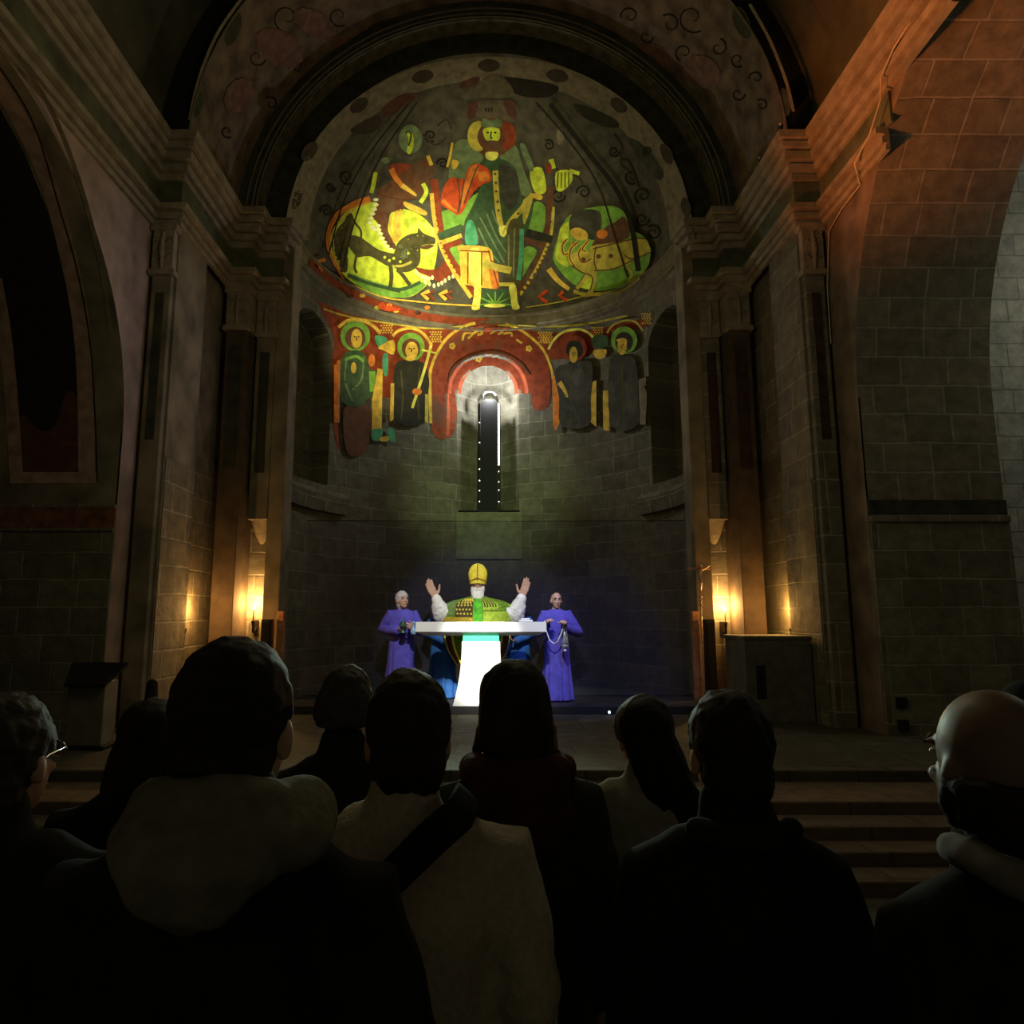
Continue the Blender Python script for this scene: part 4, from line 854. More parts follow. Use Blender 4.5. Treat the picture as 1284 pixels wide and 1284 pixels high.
def face_bits(P, root, eyes=True):
    M = head_rot(P); q = P['s'] * P.get('hs', 1)
    for sg in (-1, 1):
        e = build('eye', MB().ball(hp(P, sg * .031, .083, .004), (.0115*q, .009*q, .0065*q), M, 12, 8), mat('eye_white', (.5,.47,.44), .3, .05), root, smooth=True)
        build('iris', MB().ball(hp(P, sg * .031, .0895, .004), (.0062*q, .004*q, .0062*q), M, 10, 6), mat('eye_dark', (.03,.02,.015), .25, .05), e, smooth=True)
        build('eyebrow', MB().tube([hp(P, sg * .014, .094, .021), hp(P, sg * .032, .094, .027), hp(P, sg * .05, .083, .02)], [.004*q, .005*q, .003*q], 8), mat(P.get('brow', 'brow_dark'), P.get('browc', (.04,.03,.022)), .8), root, smooth=True)
    build('lips', MB().tube([hp(P, -.021, .092, -.073), hp(P, 0, .1025, -.072), hp(P, .021, .092, -.073)], [.004*q, .0065*q, .004*q], 8), mat('lip_red', (.4,.14,.11), .5, .1), root, smooth=True)

def legs_cloth(P, root, c, w=1.0):
    s = P['s']; b = MB()
    for sg in (-1, 1):
        b.tube([V((sg * .085*s, 0, P['hip'])), V((sg * .098*s, .01*s, .7*s)), V((sg * .102*s, .012*s, .48*s)), V((sg * .102*s, -.005*s, .3*s)), V((sg * .102*s, 0, .08*s))], [.105*s*w, .093*s, .075*s, .07*s, .062*s], 14)
    b.tube([V((0, 0, P['hip'] - .06*s)), V((0, 0, P['hip'] + .1*s))], [(.18*s*w, .135*s*w), (.172*s*w, .13*s*w)], 18)
    me = crease(remeshed(b, .016, 3), .006, 9, P['s'] * 7); link('trousers', me, c, root, smooth=True)
    for sg in (-1, 1):
        k = MB(); k.tube([V((sg * .1*s, -.06*s, .05*s)), V((sg * .105*s, .05*s, .052*s)), V((sg * .112*s, .17*s, .035*s))], [(.045*s, .05*s), (.048*s, .046*s), (.042*s, .034*s)], 14); k.tube([V((sg * .1*s, -.035*s, .06*s)), V((sg * .1*s, -.02*s, .13*s))], [.05*s, .048*s], 12)
        sh = link('shoe', remeshed(k, .011, 2), mat('shoe_leather', (.02,.017,.015), .45, .2), root, smooth=True)
        build('sole', MB().tube([V((sg * .1*s, -.07*s, .012)), V((sg * .105*s, .05*s, .012)), V((sg * .112*s, .18*s, .012))], [(.05*s, .012), (.053*s, .012), (.045*s, .012)], 14), mat('rubber_sole', (.03,.03,.03), .8), sh, smooth=True)
def jacket(P, root, c, w=1.0, length=.78, name='jacket', fold=.011, seed=0):
    """coat or sweater over torso and arms; w widens it"""
    s = P['s']; b = MB(); sw = P['sw'] * (.5 + .5 * w); slope = P['slope']
    b.tube([V((0, 0, length * s)), V((0, 0, P['hip'])), V((0, .005*s, P['waist'])), V((0, 0, P['chest'])), V((0, -.005*s, P['sho'] - (.03 + slope * .6) * s)), V((0, -.015*s, P['sho'] + .035*s)), V((0, -.018*s, P['neck'] - .005*s))],
           [(.2*s*w, .155*s*w), (.2*s*w, .155*s*w), (.185*s*w, .145*s*w), (.2*s*w, .155*s*w), (sw * 1.0, .13*s), (sw * .66, .1*s), (.085*s, .078*s)], 24)
    for sd, sg in (('l', -1), ('r', 1)):
        S, E_, W = P['sh' + sd], P['el' + sd], P['wr' + sd]
        b.tube([V((sg * sw * .5, -.005*s, P['sho'] + (.01 - slope * .35) * s)), S + V((0, 0, -.004*s)), S.lerp(E_, .5), E_, E_.lerp(W, .5), W], [.078*s, .085*s*(.6+.4*w), .076*s*w, .066*s*w, .06*s*w, .046*s], 14)
    b.tube([V((P.get('hx', 0) * .3, -.018*s, P['neck'] - .03*s)), V((P.get('hx', 0) * .5, -.016*s, P['neck'] + .035*s))], [.088*s, .076*s], 16)
    me = crease(remeshed(b, .013, 4), fold, 7, seed, (1, 1, .75)); return link(name, me, c, root, smooth=True)
def hair_short(P, root, c, vol=1.0, nape=.07, rough=.005, name='hair'):
    q = P['s'] * P.get('hs', 1); M = head_rot(P); b = MB()
    b.ball(hp(P, 0, -.018, .03), (.083*q*vol, .1*q*vol, .101*q*vol), M, 22, 14); b.ball(hp(P, 0, -.045, -.04), (.072*q*vol, .068*q*vol, nape * q * vol), M, 18, 12)
    return link(name, crease(remeshed(b, .008, 2), rough, 38, P['s'] * 3), c, root, smooth=True)
def spectator(name_, loc, top, label, rz=0, head_x=0, sw=None, yaw=0, nod=0, skin=SKIN, **kw):
    s = top / kw.get('norm', 1.768); P = pose_default(s); P['yaw'] = yaw; P['nod'] = nod; P['hx'] = head_x; P['hs'] = kw.get('hs', 1.0)
    if sw:
        P['sw'] = sw
        for sd, sg in (('l', -1), ('r', 1)):
            dx = sg * (sw - .185 * s)
            for k in ('sh', 'el', 'wr'): P[k + sd] = P[k + sd] + V((dx, 0, 0))
    P['slope'] = kw.get('slope', .018)
    for k in ('shl', 'shr'): P[k] = P[k] - V((0, 0, P['slope'] * s))
    me = person_body(P, kw.get('stout', 1.0)); root = link('person', me, skin, None, smooth=True, loc=loc); root.rotation_euler = (0, 0, rz)
    tag(root, label, 'person'); face_bits(P, root); return root, P
HB = lambda n, c, **k: mat(n, c, .75, .3, 40, .2, **k)
K_black = mat('black_cloth', (.014,.014,.012), .95, .3, 20, .1, spec=.1); K_coat = mat('dark_coat', (.02,.02,.017), .95, .3, 14, .1, spec=.1); K_trous = mat('dark_trousers', (.018,.018,.02), .95, .3, 16, spec=.1)
H_dark = HB('hair_dark', (.012,.01,.008)); H_grey = HB('hair_grey', (.05,.047,.04)); H_brown = HB('hair_brown', (.02,.014,.009)); H_fair = HB('hair_fair', (.04,.034,.02))

def px_floor(x, d): return ((x - AXIS_PX) / FPX * d * .99, d, 0)
# hooded man, closest to the camera
r, p = spectator('p', px_floor(299, 1.1), 1.83, 'person with short dark hair and a big pale hood, standing nearest', yaw=-.1, nod=.05, sw=.19, hs=1.0)
hair_short(p, r, H_dark, 1.03, .075); jacket(p, r, K_black, 1.08, .72, seed=1)
s = p['s']; b = MB()
for i in range(9):                                        # hood lying open on the shoulders: rolled rim and hanging sack
    a = R(200 + 20 * i - 20) if False else R(180 + 22.5 * i)
    b.ball(V((.105 * math.cos(a), -.03 + .085 * math.sin(a), 1.515 + .02 * abs(math.sin(a)))) * s, (.05*s, .045*s, .045*s))
b.tube([V((0, -.105, 1.55)) * s, V((0, -.135, 1.51)) * s, V((0, -.15, 1.475)) * s, V((-.01, -.145, 1.435)) * s, V((-.015, -.13, 1.41)) * s], [(.085*s, .03*s), (.125*s, .04*s), (.115*s, .05*s), (.075*s, .04*s), (.03*s, .02*s)], 18)
b.ball(V((-.1, -.085, 1.495)) * s, (.06*s, .06*s, .04*s)); b.ball(V((.1, -.085, 1.495)) * s, (.06*s, .06*s, .04*s))
b.v = [(x * .92 + .016, y, z) for x, y, z in b.v]
hd = link('hood', crease(remeshed(b, .011, 4), .014, 8, 4), mat('pale_fleece', (.15,.14,.095), .95, .2, 30, .2, spec=.1), r, smooth=True); hd['label'] = 'pale grey hood'
legs_cloth(p, r, K_trous)
# fair haired person with glasses, far left
r, p = spectator('p', px_floor(20, 1.5), 1.69, 'person with short fair hair and glasses in a dark jacket, nearest the lectern', yaw=-.12, sw=.2, hs=1.05)
hair_short(p, r, H_fair, 1.06, .08, .008); jacket(p, r, K_coat, 1.1, .75, seed=2); legs_cloth(p, r, K_trous)
def glasses(P, root):
    q = P['s'] * P.get('hs', 1); b = MB()
    for sg in (-1, 1):
        b.tube([hp(P, sg * .033 + .02 * math.cos(a), .103, .002 + .016 * math.sin(a)) for a in [2 * PI * i / 14 for i in range(15)]], [.0022*q] * 15, 6); b.tube([hp(P, sg * .053, .1, .006), hp(P, sg * .08, .02, .006), hp(P, sg * .083, -.01, -.005)], [.0025*q] * 3, 6)
    b.tube([hp(P, -.013, .104, .005), hp(P, .013, .104, .005)], [.0022*q] * 2, 6); g = build('glasses', b, mat('spectacle_metal', (.5,.5,.5), .25, .1, 9, metal=1), root, smooth=True)
    for sg in (-1, 1): build('lens', MB().ball(hp(P, sg * .033, .103, .002), (.019*q, .0025*q, .015*q), head_rot(P), 12, 8), mat('spectacle_lens', (.12,.12,.13), .05, .05, 5, spec=1), g, smooth=True)
glasses(p, r)
# dark haired person half hidden behind the hooded man
r, p = spectator('p', px_floor(196, 2.0), 1.635, 'person with long dark hair mostly hidden behind the hooded man', yaw=.2, sw=.18)
q = p['s']; b = MB(); b.ball(hp(p, 0, -.015, .03), (.092*q, .105*q, .1*q)); b.tube([hp(p, 0, -.04, .0), hp(p, 0, -.065, -.12), hp(p, -.01, -.085, -.26)], [(.1*q, .07*q), (.115*q, .065*q), (.1*q, .04*q)], 16); link('hair', crease(remeshed(b, .01, 2), .006, 25, 3, (1, 1, .25)), H_dark, r, smooth=True)
jacket(p, r, K_black, 1.08, .7, seed=3); legs_cloth(p, r, K_trous)
# man with thinning grey hair
r, p = spectator('p', px_floor(437, 2.1), 1.725, 'person with thinning hair in a dark coat, second row, beneath the grey-haired robed man', yaw=.05, sw=.17, hs=1.02)
b = MB(); q = p['s']; M = head_rot(p)
for a in range(200, 341, 14): b.ball(hp(p, .076 * math.cos(R(a)), -.01 + .09 * math.sin(R(a)), -.005), (.02*q, .02*q, .055*q), n=10, m=8)
b.ball(hp(p, 0, -.016, .035), (.0775*q, .094*q, .09*q), M); link('hair', crease(remeshed(b, .008, 2), .005, 40, 5), H_grey, r, smooth=True); jacket(p, r, K_coat, 1.05, .55, 'coat', seed=4); legs_cloth(p, r, K_trous)
# cream sweater
r, p = spectator('p', px_floor(513, 1.55), 1.73, 'person in a cream sweater with a dark strap across the back', yaw=.12, sw=.195, hs=1.1)
hair_short(p, r, H_brown, 1.05, .085); jacket(p, r, mat('cream_knit', (.42,.36,.27), .95, .12, 60, .25, spec=.1), 1.1, .82, 'sweater', .016, 5); legs_cloth(p, r, K_trous)
cx, cy = px_floor(513, 1.55)[:2]; sz = p['s']
bag = empty('shoulder_bag', (cx - .07, cy - .22, 1.07)); tag(bag, 'dark bag hanging from a wide strap on the back of the cream sweater', 'bag')
b = MB(); b.tube([V((0, 0, -.17)), V((0, -.01, -.05)), V((0, -.01, .08)), V((.0, .015, .2))], [(.12, .05), (.145, .065), (.14, .06), (.1, .035)], 18); link('bag_body', crease(remeshed(b, .012, 3), .012, 9, 2), K_black, bag, smooth=True)
b = MB(); sp = [V((-.01, .03, .17)), V((.055, .035, .29)), V((.13, .045, .36)), V((.19, .09, .4)), V((.205, .17, .415)), V((.2, .27, .39)), V((.16, .37, .3))]
b.tube(sp, [(.03, .006), (.032, .006), (.034, .006), (.034, .006), (.034, .006), (.034, .006), (.034, .006)], 10, xref=V((.7, 0, -.7))); build('strap', b, K_black, bag, smooth=True)
build('pocket', MB().tube([V((0, -.06, -.13)), V((0, -.07, -.03)), V((0, -.062, .04))], [(.09, .02), (.1, .025), (.085, .015)], 14), mat('bag_cloth', (.02,.02,.02), .9, .2), bag, smooth=True)
# bobbed hair and dark hooded jacket
r, p = spectator('p', px_floor(646, 1.9), 1.745, 'person with a dark bob and a reddish hood, in front of the altar pedestal', yaw=-.15, sw=.155)
q = p['s']; b = MB(); b.ball(hp(p, 0, -.012, .03), (.098*q, .11*q, .106*q)); b.tube([hp(p, 0, -.02, .02), hp(p, 0.005, -.035, -.06), hp(p, .02, -.04, -.125)], [(.096*q, .1*q), (.103*q, .085*q), (.09*q, .06*q)], 20); b.tube([hp(p, -.08, 0, -.06), hp(p, -.115, .0, -.125)], [.03*q, .012*q], 8); b.tube([hp(p, .08, 0, -.06), hp(p, .105, .0, -.16)], [.035*q, .018*q], 8)
link('hair', crease(remeshed(b, .009, 2), .006, 30, 9, (1, 1, .2)), H_brown, r, smooth=True); jacket(p, r, mat('dark_green_cloth', (.03,.032,.02), .95, .3, 12, .1, spec=.1), 1.0, .68, seed=6)
b = MB(); [b.ball(V((.11 * math.cos(R(a)), -.03 + .1 * math.sin(R(a)), 1.475)) * q, .048 * q) for a in range(170, 375, 20)]; b.tube([V((0, -.13, 1.46)) * q, V((.02, -.15, 1.38)) * q, V((.02, -.145, 1.3)) * q], [(.13*q, .05*q), (.12*q, .05*q), (.05*q, .03*q)], 16)
hd = link('hood', crease(remeshed(b, .011, 3), .01, 9, 6), mat('red_hood_cloth', (.05,.017,.012), .95, .3, 20, spec=.1), r, smooth=True); hd['label'] = 'dull red hood'; legs_cloth(p, r, K_trous)
# light top and long dark hair
r, p = spectator('p', px_floor(803, 2.3), 1.6, 'person with very long dark hair over a light grey top', yaw=.2, sw=.2, hs=1.08)
q = p['s'] * 1.05; b = MB(); b.ball(hp(p, 0, -.015, .03), (.1*q, .112*q, .105*q)); b.tube([hp(p, 0, -.05, -.02), hp(p, .03, -.08, -.13), hp(p, .07, -.1, -.27), hp(p, .1, -.11, -.4)], [(.09*q, .075*q), (.095*q, .06*q), (.12*q, .055*q), (.1*q, .03*q)], 16)
link('hair', crease(remeshed(b, .01, 2), .007, 25, 12, (1, 1, .2)), H_dark, r, smooth=True); jacket(p, r, mat('light_grey_cloth', (.27,.27,.2), .95, .15, 30, .15, spec=.1), 1.1, .8, 'top', seed=7); legs_cloth(p, r, K_trous)
# broad man in a dark jacket
r, p = spectator('p', px_floor(908, 1.58), 1.69, 'broad person in a plain dark jacket before the cross and stone block', yaw=.05, sw=.172, hs=1.05, stout=1.0, slope=.05)
hair_short(p, r, H_dark, 1.06, .085); jacket(p, r, K_black, 1.0, .66, seed=8); legs_cloth(p, r, K_trous, 1.1)
b = MB(); q = p['s']; b.tube([V((-.1, -.06, 1.475)) * q, V((-.05, -.105, 1.47)) * q, V((.05, -.105, 1.47)) * q, V((.1, -.06, 1.475)) * q], [.03*q] * 4, 10); link('collar', remeshed(b, .01, 2), K_coat, r, smooth=True)
# bald man
r, p = spectator('p', px_floor(1236, 1.2), 1.74, 'bald person with a dark fringe of hair and a pale scarf', yaw=.08, nod=.05, sw=.155, hs=1.1, slope=.045, skin=mat('skin_tan', (.17,.115,.075), .5, .12, 30))
b = MB(); q = p['s'] * 1.05
for a in range(175, 366, 10): b.ball(hp(p, .078 * math.cos(R(a)), -.012 + .094 * math.sin(R(a)), -.045), (.017*q, .017*q, .045*q), n=10, m=8)
link('hair', crease(remeshed(b, .008, 2), .006, 40, 5), H_dark, r, smooth=True); jacket(p, r, K_black, .93, .68, seed=9); legs_cloth(p, r, K_trous)
b = MB(); q = p['s']; b.tube([V((.09 * math.cos(R(a)), -.02 + .1 * math.sin(R(a)), 1.485 + .015 * math.cos(R(a * 2)))) * q for a in range(90, 451, 24)], [.026*q] * 16, 10); link('scarf', crease(remeshed(b, .01, 2), .008, 14, 2), mat('pale_scarf', (.16,.15,.13), .95, .3, 20), r, smooth=True)
# person with a dark cap
r, p = spectator('p', px_floor(1292, 2.2), 1.66, 'person in a dark peaked cap standing behind the bald man', yaw=.3, sw=.2)
hair_short(p, r, H_dark, 1.0, .07); q = p['s']; M = head_rot(p); b = MB(); b.ball(hp(p, 0, -.01, .055), (.1*q, .118*q, .085*q), M, 20, 12); b.tube([hp(p, -.05, .1, .045), hp(p, 0, .15, .04), hp(p, .05, .1, .045)], [(.04*q, .014*q)] * 3, 12); link('cap', remeshed(b, .009, 2), K_black, r, smooth=True); jacket(p, r, K_coat, 1.15, .7, seed=10); legs_cloth(p, r, K_trous)

# ------------------------------------------------------------------ the robed figures on the dais (they face the crowd)
DZ = .612
def actor(loc, s, label, skin, yaw=0, nod=0, rz=PI, **P2):
    P = pose_default(s); P['yaw'] = yaw; P['nod'] = nod; P.update(P2)
    me = person_body(P, P2.get('stout', 1.0)); root = link('person', me, skin, None, smooth=True, loc=(loc[0], loc[1], DZ)); root.rotation_euler = (0, 0, rz); tag(root, label, 'person'); face_bits(P, root); return root, P
def robe(P, root, c, w=1.0, name='robe', seed=0, cuff=1.0):
    s = P['s']; b = MB(); n = 72
    prof = [(.015, .25, .2), (.3, .225, .18), (.65, .2, .16), (.93, .19, .155), (1.06, .175, .14), (1.25, .195, .15), (1.36, .2, .13), (1.43, .15, .1), (1.475, .085, .078)]
    rings = len(prof)
    def fn(u, v):
        k = v * (rings - 1); i = min(int(k), rings - 2); t = k - i; z, rx, ry = [prof[i][j] + (prof[i + 1][j] - prof[i][j]) * t for j in range(3)]
        a = 2 * PI * u; f = 1 + .085 * max(0, 1 - z / 1.1) * math.sin(a * 11 + seed) + .04 * max(0, 1 - z / 1.1) * math.sin(a * 17 + seed * 2)
        return (rx * w * f * s * math.cos(a), ry * w * f * s * math.sin(a), z * s)
    b.grid(n, 40, fn, True); k = len(b.v); b.f.append(tuple(range(n - 1, -1, -1))); b.f.append(tuple(range(k - n, k)))
    for sd, sg in (('l', -1), ('r', 1)):
        S, E_, W = P['sh' + sd], P['el' + sd], P['wr' + sd]
        b.tube([V((sg * .09 * s, 0, S.z)), S, S.lerp(E_, .5), E_, E_.lerp(W, .5), W], [.075*s, .082*s, .088*s, .088*s, .08*s*cuff, .07*s*cuff], 14)
    me = crease(remeshed(b, .011, 2), .007, 9, seed, (1, 1, .5)); o = link(name, me, c, root, smooth=True)
    return o
VIO = mat('violet_robe', (.10,.085,.5), .85, .15, 14, .1); BLU = mat('blue_robe', (.03,.12,.36), .85, .15, 14, .1)
AC = 'robed attendants around the altar'
# local frame of an actor: +y towards the crowd after the half turn, so local x is mirrored
# attendant with grey hair, left end of the table
r, p = actor((-1.285, 10.5), .905, 'person in a violet robe with grey hair, holding a small vessel beside the altar table', SKIN2, yaw=.55, nod=.2, browc=(.3, .28, .26), brow='brow_grey',
    elr=V((.29, .02, 1.03)), wrr=V((.05, .22, 1.02)), hdr=V((-1, .5, .1)), pnr=V((0, -.3, 1)), curlr=1.2, ell=V((-.27, .03, 1.0)), wrl=V((-.17, .23, 1.06)), hdl=V((.0, 1, .2)), pnl=V((1, 0, .2)), curll=1.1, stout=1.12, hands=1.35, hs=1.2)
hair_short(p, r, mat('hair_silver', (.55,.52,.55), .8, .15, 40), 1.03, .085, .008); robe(p, r, VIO, 1.12, seed=1); r['group'] = AC
v = empty('altar_vessel', (-1.235, 10.2, 1.6)); tag(v, 'small dark bronze vessel in the hands of the grey-haired man', 'vessel')
build('bowl', MB().lathe([(.045, 0), (.05, .01), (.02, .03), (.016, .055), (.05, .085), (.062, .12), (.055, .125), (.04, .1)], n=20), mat('bronze_green', (.08,.16,.13), .35, .3, 20, metal=.6), v, smooth=True)
build('lid', MB().lathe([(.055, .125), (.045, .15), (.02, .17), (.01, .19), (.014, .2), (.004, .21)], n=20), mat('bronze_green', (.08, .16, .13)), v, smooth=True)
v = empty('glass_cruet', (-1.08, 10.2, 1.58)); tag(v, 'small pale blue glass cruet at the tip of the altar slab', 'cruet')
build('flask', MB().lathe([(.035, 0), (.04, .01), (.05, .04), (.045, .075), (.018, .105), (.015, .14), (.024, .15), (.02, .15)], n=20), mat('pale_glass', (.3,.5,.75), .1, .1, 8, spec=.9), v, smooth=True); build('stopper', MB().ball((0, 0, .17), .022), mat('pale_glass', (.3, .5, .75)), v, smooth=True)
# attendant with the censer, right end
r, p = actor((1.02, 10.5), .905, 'person in a violet robe with cropped dark hair, holding a censer chain', SKIN2, yaw=.12,
    elr=V((.28, .02, .98)), wrr=V((.17, .25, 1.1)), hdr=V((-.1, .6, .5)), pnr=V((-.4, 0, -1)), curlr=1.1, ell=V((-.32, .03, .98)), wrl=V((-.1, .25, 1.08)), hdl=V((.1, .6, .5)), pnl=V((.4, 0, -1)), curll=1.2, hands=1.35, hs=1.15)
q = p['s']; b = MB(); b.ball(hp(p, 0, -.014, .041), (.081*q, .099*q, .094*q), head_rot(p)); b.ball(hp(p, 0, -.045, -.04), (.074*q, .064*q, .06*q)); link('hair', remeshed(b, .008, 2), H_brown, r, smooth=True); robe(p, r, VIO, 1.06, seed=2); r['group'] = AC
c = empty('censer', (1.11, 10.2, 1.4)); tag(c, 'silver censer hanging on a looped chain from the hands of the man with cropped hair', 'censer')
ms = mat('bright_silver', (.7,.75,.85), .3, .15, 18, metal=.8)
build('bowl', MB().lathe([(.03, -.06), (.035, -.05), (.018, -.035), (.02, -.02), (.05, 0), (.055, .03), (.05, .035), (.03, .02)], n=18), ms, c, smooth=True); build('lid', MB().lathe([(.053, .035), (.045, .07), (.05, .08), (.03, .12), (.034, .13), (.012, .2), (.004, .23)], n=18), ms, c, smooth=True)
for a in (0, 2.1, 4.2): build('chain', MB().tube([(.05 * math.cos(a), .05 * math.sin(a), .03), (.03 * math.cos(a), .03 * math.sin(a), .2), (0, 0, .37)], [.005] * 3, 6), ms, c)
build('loop_chain', MB().tube([(.0, 0, .37), (-.04, 0, .22), (-.1, 0, .08), (-.16, 0, .05), (-.22, 0, .1), (-.27, 0, .24), (-.29, .0, .37)], [.009] * 7, 8), mat('white_cord', (.75,.8,.85), .6, .1), c, smooth=True)
# two attendants mostly hidden by the priest
for x, sg, lab in ((-.70, -1, 'person in a blue robe behind the altar slab, next to the grey-haired man'), (.46, 1, 'person in a blue robe behind the altar slab, next to the man with the censer')):
    k = 'r' if sg < 0 else 'l'; o = 1 if k == 'r' else -1
    r, p = actor((x, 10.86), .84, lab, SKIN, nod=.25, **{'el' + k: V((o * .25, .05, .98)), 'wr' + k: V((o * -.02, .24, .87)), 'hd' + k: V((-o * .9, .5, -.1)), 'pn' + k: V((0, -.2, 1)), 'curl' + k: 1.2})
    hair_short(p, r, H_brown, 1.0, .07); robe(p, r, BLU, 1.15, seed=3 + sg); r['group'] = AC
# the priest: mitre, white beard, arms raised
r, p = actor((-.155, 10.52), 1.01, 'person in a yellow mitre and green chasuble, white bearded, arms raised behind the altar', SKIN2, yaw=-.04, nod=-.05, hs=1.12, browc=(.7, .7, .68), brow='brow_white', hands=1.85, head=1.69,
    elr=V((.54, .02, 1.26)), wrr=V((.615, .1, 1.48)), hdr=V((.5, .05, 1)), pnr=V((-.55, .8, .2)), curlr=.12, ell=V((-.56, .02, 1.25)), wrl=V((-.65, .1, 1.49)), hdl=V((-.36, .05, 1)), pnl=V((.55, .8, .2)), curll=.12)
WH = mat('white_linen', (.85,.86,.84), .85, .06, 20, .1); q = p['s'] * 1.12
robe(p, r, WH, 1.0, 'alb', 5, 1.1)
for sg in (-1, 1):                                        # wide white sleeves fallen to the elbow
    E_, W = (p['elr'], p['wrr']) if sg > 0 else (p['ell'], p['wrl'])
    b = MB(); b.tube([E_ + V((0, -.02, -.05)), E_.lerp(W, .3), E_.lerp(W, .65), W - (W - E_) * .03], [(.125, .085), (.13, .09), (.11, .085), (.07, .065)], 16); me = crease(remeshed(b, .011, 2), .012, 11, sg * 3); link('sleeve', me, WH, r, smooth=True)
b = MB(); b.tube([hp(p, 0, .06, -.055), hp(p, 0, .07, -.13), hp(p, 0, .075, -.2)], [(.075*q, .045*q), (.085*q, .05*q), (.06*q, .03*q)], 16); b.ball(hp(p, -.07, .02, -.06), (.025*q, .04*q, .07*q)); b.ball(hp(p, .07, .02, -.06), (.025*q, .04*q, .07*q))
link('beard', crease(remeshed(b, .009, 2), .008, 24, 2, (1, 1, .3)), mat('white_hair', (.85,.85,.83), .8, .08, 40, .2), r, smooth=True)
b = MB(); b.tube([hp(p, -.035, .105, -.05), hp(p, 0, .118, -.048), hp(p, .035, .105, -.05)], [.011*q, .014*q, .011*q], 10); build('moustache', b, mat('white_hair', (.85, .85, .83)), r, smooth=True)
# mitre: two shields meeting over the head
def mitre(u, v):
    a = 2 * PI * u; wd = (.104 + .028 * math.sin(min(v * 2.2, 1.57)) ) * (math.sqrt(max(0, 1 - max(0, v - .35) ** 2 / .4225))); dp = .112 * (1 - v) + .02
    return hp(p, wd * 1.02 * math.cos(a), -.012 + dp * math.sin(a), .03 + .265 * v - .02 * math.cos(a) ** 2 * (1 - v))
b = MB().grid(40, 18, mitre, True); k = len(b.v); b.f.append(tuple(range(k - 40, k))); mi = build('mitre', b, mat('yellow_silk', (.85,.72,.06), .6, .12, 14), r, smooth=True)
b = MB(); b.tube([hp(p, 0, .106, .06), hp(p, 0, .098, .16), hp(p, 0, .05, .28)], [(.008*q, .006*q)] * 3, 8); b.tube([hp(p, -.1, .05, .06), hp(p, -.05, .095, .075), hp(p, 0, .112, .1), hp(p, .05, .095, .075), hp(p, .1, .05, .06)], [.011*q] * 5, 8); build('mitre_band', b, mat('dark_gold', (.42,.24,.03), .6, .2, 16), mi, smooth=True)
# chasuble
GRN = mat('green_brocade', (.16,.30,.02), .75, .55, 26, .15); s = p['s']
cprof = [(1.52, .085, .08), (1.485, .2, .11), (1.45, .36, .13), (1.39, .5, .15), (1.26, .52, .165), (1.12, .51, .175), (1.0, .485, .18), (.85, .455, .18), (.68, .39, .18), (.5, .28, .18), (.36, .12, .17)]
def chas(a, t, off=0):
    k = t * (len(cprof) - 1); i = min(int(k), len(cprof) - 2); f = k - i; z, rx, ry = [cprof[i][j] + (cprof[i + 1][j] - cprof[i][j]) * f for j in range(3)]
    w = 1 + .02 * math.sin(9 * a + z * 9); return V(((rx * w + off) * math.cos(a) * s, (ry * w + off) * math.sin(a) * s + .01, z * s))
b = MB().grid(64, 40, lambda u, v: chas(2 * PI * u, v), True); ch = build('chasuble', b, GRN, r, smooth=True)
def patch(name, a0, a1, t0, t1, m, off=.007, nu=14, nv=14, par=None):
    return build(name, MB().grid(nu, nv, lambda u, v: chas(a0 + (a1 - a0) * u, t0 + (t1 - t0) * v, off)), m, par or ch, smooth=True)
patch('central_band', R(83), R(97), .04, .98, mat('bright_green_silk', (.1,.5,.03), .7, .4, 20), .006)
pn = patch('dotted_panel', R(52), R(82), .14, .44, mat('brown_brocade', (.07,.055,.015), .75, .3, 30), .007)
for i in range(5):
    for j in range(6): build('dot', MB().ball(chas(R(54.5 + i * 5.6 + (j % 2) * 2.4), .17 + j * .047, .008), .0155, n=8, m=6), mat('gold_thread', (.85,.7,.12), .6, .1), pn)
pn = patch('striped_panel', R(99), R(126), .13, .36, mat('yellow_green_silk', (.4,.55,.05), .7, .3, 20), .007)
for i in range(5): patch('stripe', R(101 + i * 4.8), R(103.4 + i * 4.8), .14, .33, mat('brown_brocade', (.07, .055, .015)), .01, 3, 8, pn)
patch('gold_border', R(18), R(82), .44, .54, mat('dull_gold_silk', (.5,.36,.03), .7, .45, 40), .007); patch('yellow_field', R(99), R(160), .38, .54, mat('yellow_green_silk', (.4, .55, .05)), .006)
patch('sage_field', R(12), R(50), .2, .42, mat('sage_silk', (.17,.28,.08), .7, .3, 20), .006)
for a0, d in ((0, 1), (180, -1)):
    patch('dark_lining', R(a0 + d * 4), R(a0 + d * 40), .55, .99, mat('brown_lining', (.09,.04,.02), .8, .3, 12), .006)
    for da in (3, 41):
        b = MB(); b.tube([chas(R(a0 + d * da), .5 + .049 * i, .012) for i in range(11)], [.017] * 11, 8); build('gold_edge', b, mat('gold_thread', (.85, .7, .12)), ch, smooth=True)
# folded white cloth on the altar
o = empty('folded_cloth', (.54, 10.06, 1.765)); tag(o, 'small folded white cloth lying on the altar slab beside the raised arm', 'cloth'); b = MB().box(-.1, .1, -.05, .05, 0, .025); b.box(-.075, .06, -.04, .04, .025, .05); build('fold', b, WH, o, bevel=.01)
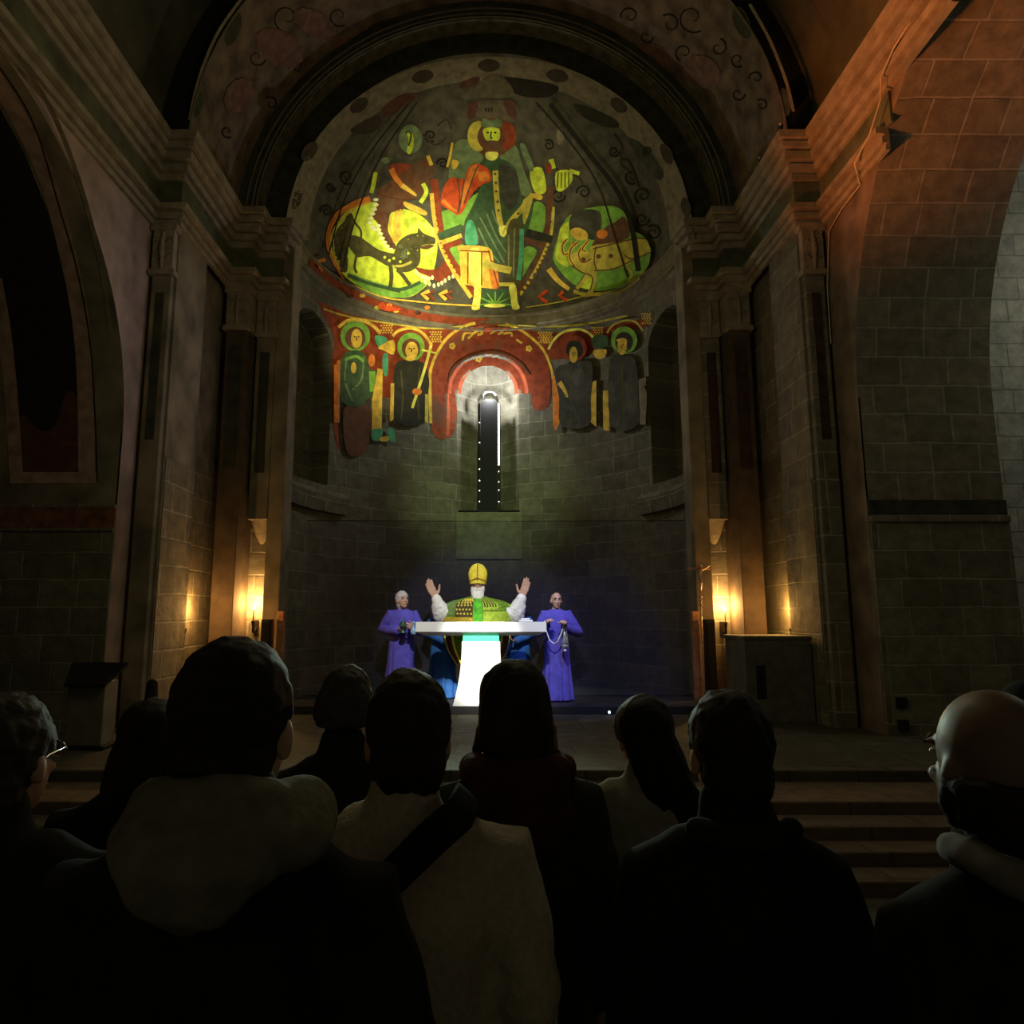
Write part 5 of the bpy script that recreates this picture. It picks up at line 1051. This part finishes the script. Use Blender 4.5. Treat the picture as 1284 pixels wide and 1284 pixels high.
# ------------------------------------------------------------------ light
w = bpy.data.worlds.new('world'); scene.world = w; w.use_nodes = True
bg = w.node_tree.nodes['Background']; bg.inputs['Color'].default_value = (.9, .82, .5, 1); bg.inputs['Strength'].default_value = .06
def lamp(name, kind, loc, energy, color, aim=None, size=.1, angle=60, blend=.5, rx=None):
    d = bpy.data.lights.new(name, kind); o = bpy.data.objects.new(name, d); col.objects.link(o); o.location = loc
    d.energy = energy; d.color = color
    if kind == 'SPOT': d.spot_size = R(angle); d.spot_blend = blend; d.shadow_soft_size = size
    elif kind == 'AREA': d.size = size
    else: d.shadow_soft_size = size
    if aim is not None: o.rotation_euler = (Vector(aim) - Vector(loc)).to_track_quat('-Z', 'Y').to_euler()
    return o
# plain projector spots on the painted-in projections
lamp('projector_dome', 'SPOT', (.6, 1.5, 4.6), 9000, (1, .93, .62), aim=on_apse(540, 335, 0), size=.08, angle=17, blend=.9)
lamp('projector_dome_wide', 'SPOT', (.2, 1.5, 4.6), 2500, (1, .9, .55), aim=on_apse(610, 290, 0), size=.08, angle=28, blend=.8)
lamp('projector_wall', 'SPOT', (-.2, 1.5, 4.4), 4600, (1, .86, .5), aim=on_apse(490, 445, 0), size=.08, angle=14, blend=1)
lamp('projector_wall_low', 'SPOT', (.2, 1.5, 4.4), 2100, (.78, 1, .45), aim=on_apse(612, 620, 0), size=.3, angle=21, blend=1)
# unseen spots added to brighten the altar group and tint the gauze
lamp('stage_fill', 'SPOT', (-.1, 4.2, 7.2), 1700, (1, .98, .95), aim=(-.1, 10.4, 1.75), size=.15, angle=23, blend=.5)
lamp('altar_fill', 'SPOT', (-.3, 4.6, 6.4), 4800, (1, 1, .95), aim=(-.1, 10.1, 1.2), size=.1, angle=10, blend=.5)
lamp('blue_fill', 'SPOT', (2.2, 5.5, 7.5), 1000, (.25, .36, 1), aim=(1.5, 11.0, .7), size=.2, angle=24, blend=.7)
lamp('head_rim_fill', 'SPOT', (-.2, 10.9, 2.95), 700, (.75, 1, .8), aim=(-.3, 1.4, 1.5), size=.3, angle=60, blend=.8)  # unseen spot added to rim the spectators' heads, like glow off the altar
# candles
for x, z in ((-3.66, 1.94), (3.7, 1.9)): lamp('candle_light', 'POINT', (x, 10.93, z + .11), 60, (1, .54, .16), size=.02)
for x, z in ((-4.12, 1.95), (4.12, 1.95)): lamp('candle_light', 'POINT', (x, 9.98, z), 30, (1, .5, .13), size=.02)
lamp('window_light', 'POINT', (.03, 14.2, 6.54), 80, (.95, .97, 1), size=.03)
# warm flood on the right cornice, cool spill on the left arch edge
lamp('orange_flood', 'SPOT', (-1.5, 6.2, 2.8), 2300, (1, .25, .045), aim=(4.5, 6.8, 7.9), size=.3, angle=36, blend=1)
lamp('violet_spill', 'SPOT', (3.6, 8.1, 5.2), 160, (.72, .68, 1), aim=(-4.55, 8.55, 5.2), size=.2, angle=34, blend=1)
lamp('nave_fill', 'POINT', (0, 5.4, 5.4), 84, (1, .88, .5), size=.8)  # unseen fill light added to lift the vault and upper walls
lamp('chapel_light', 'POINT', (8.5, 7.2, 6.2), 60, (.8, .85, .7), size=.4)

scene.view_settings.view_transform = 'Standard'; scene.view_settings.look = 'None'; scene.view_settings.gamma = 1; scene.view_settings.use_curve_mapping = False; scene.view_settings.exposure = 0
scene.cycles.use_denoising = True
scene.cycles.max_bounces = 6; scene.cycles.transparent_max_bounces = 8
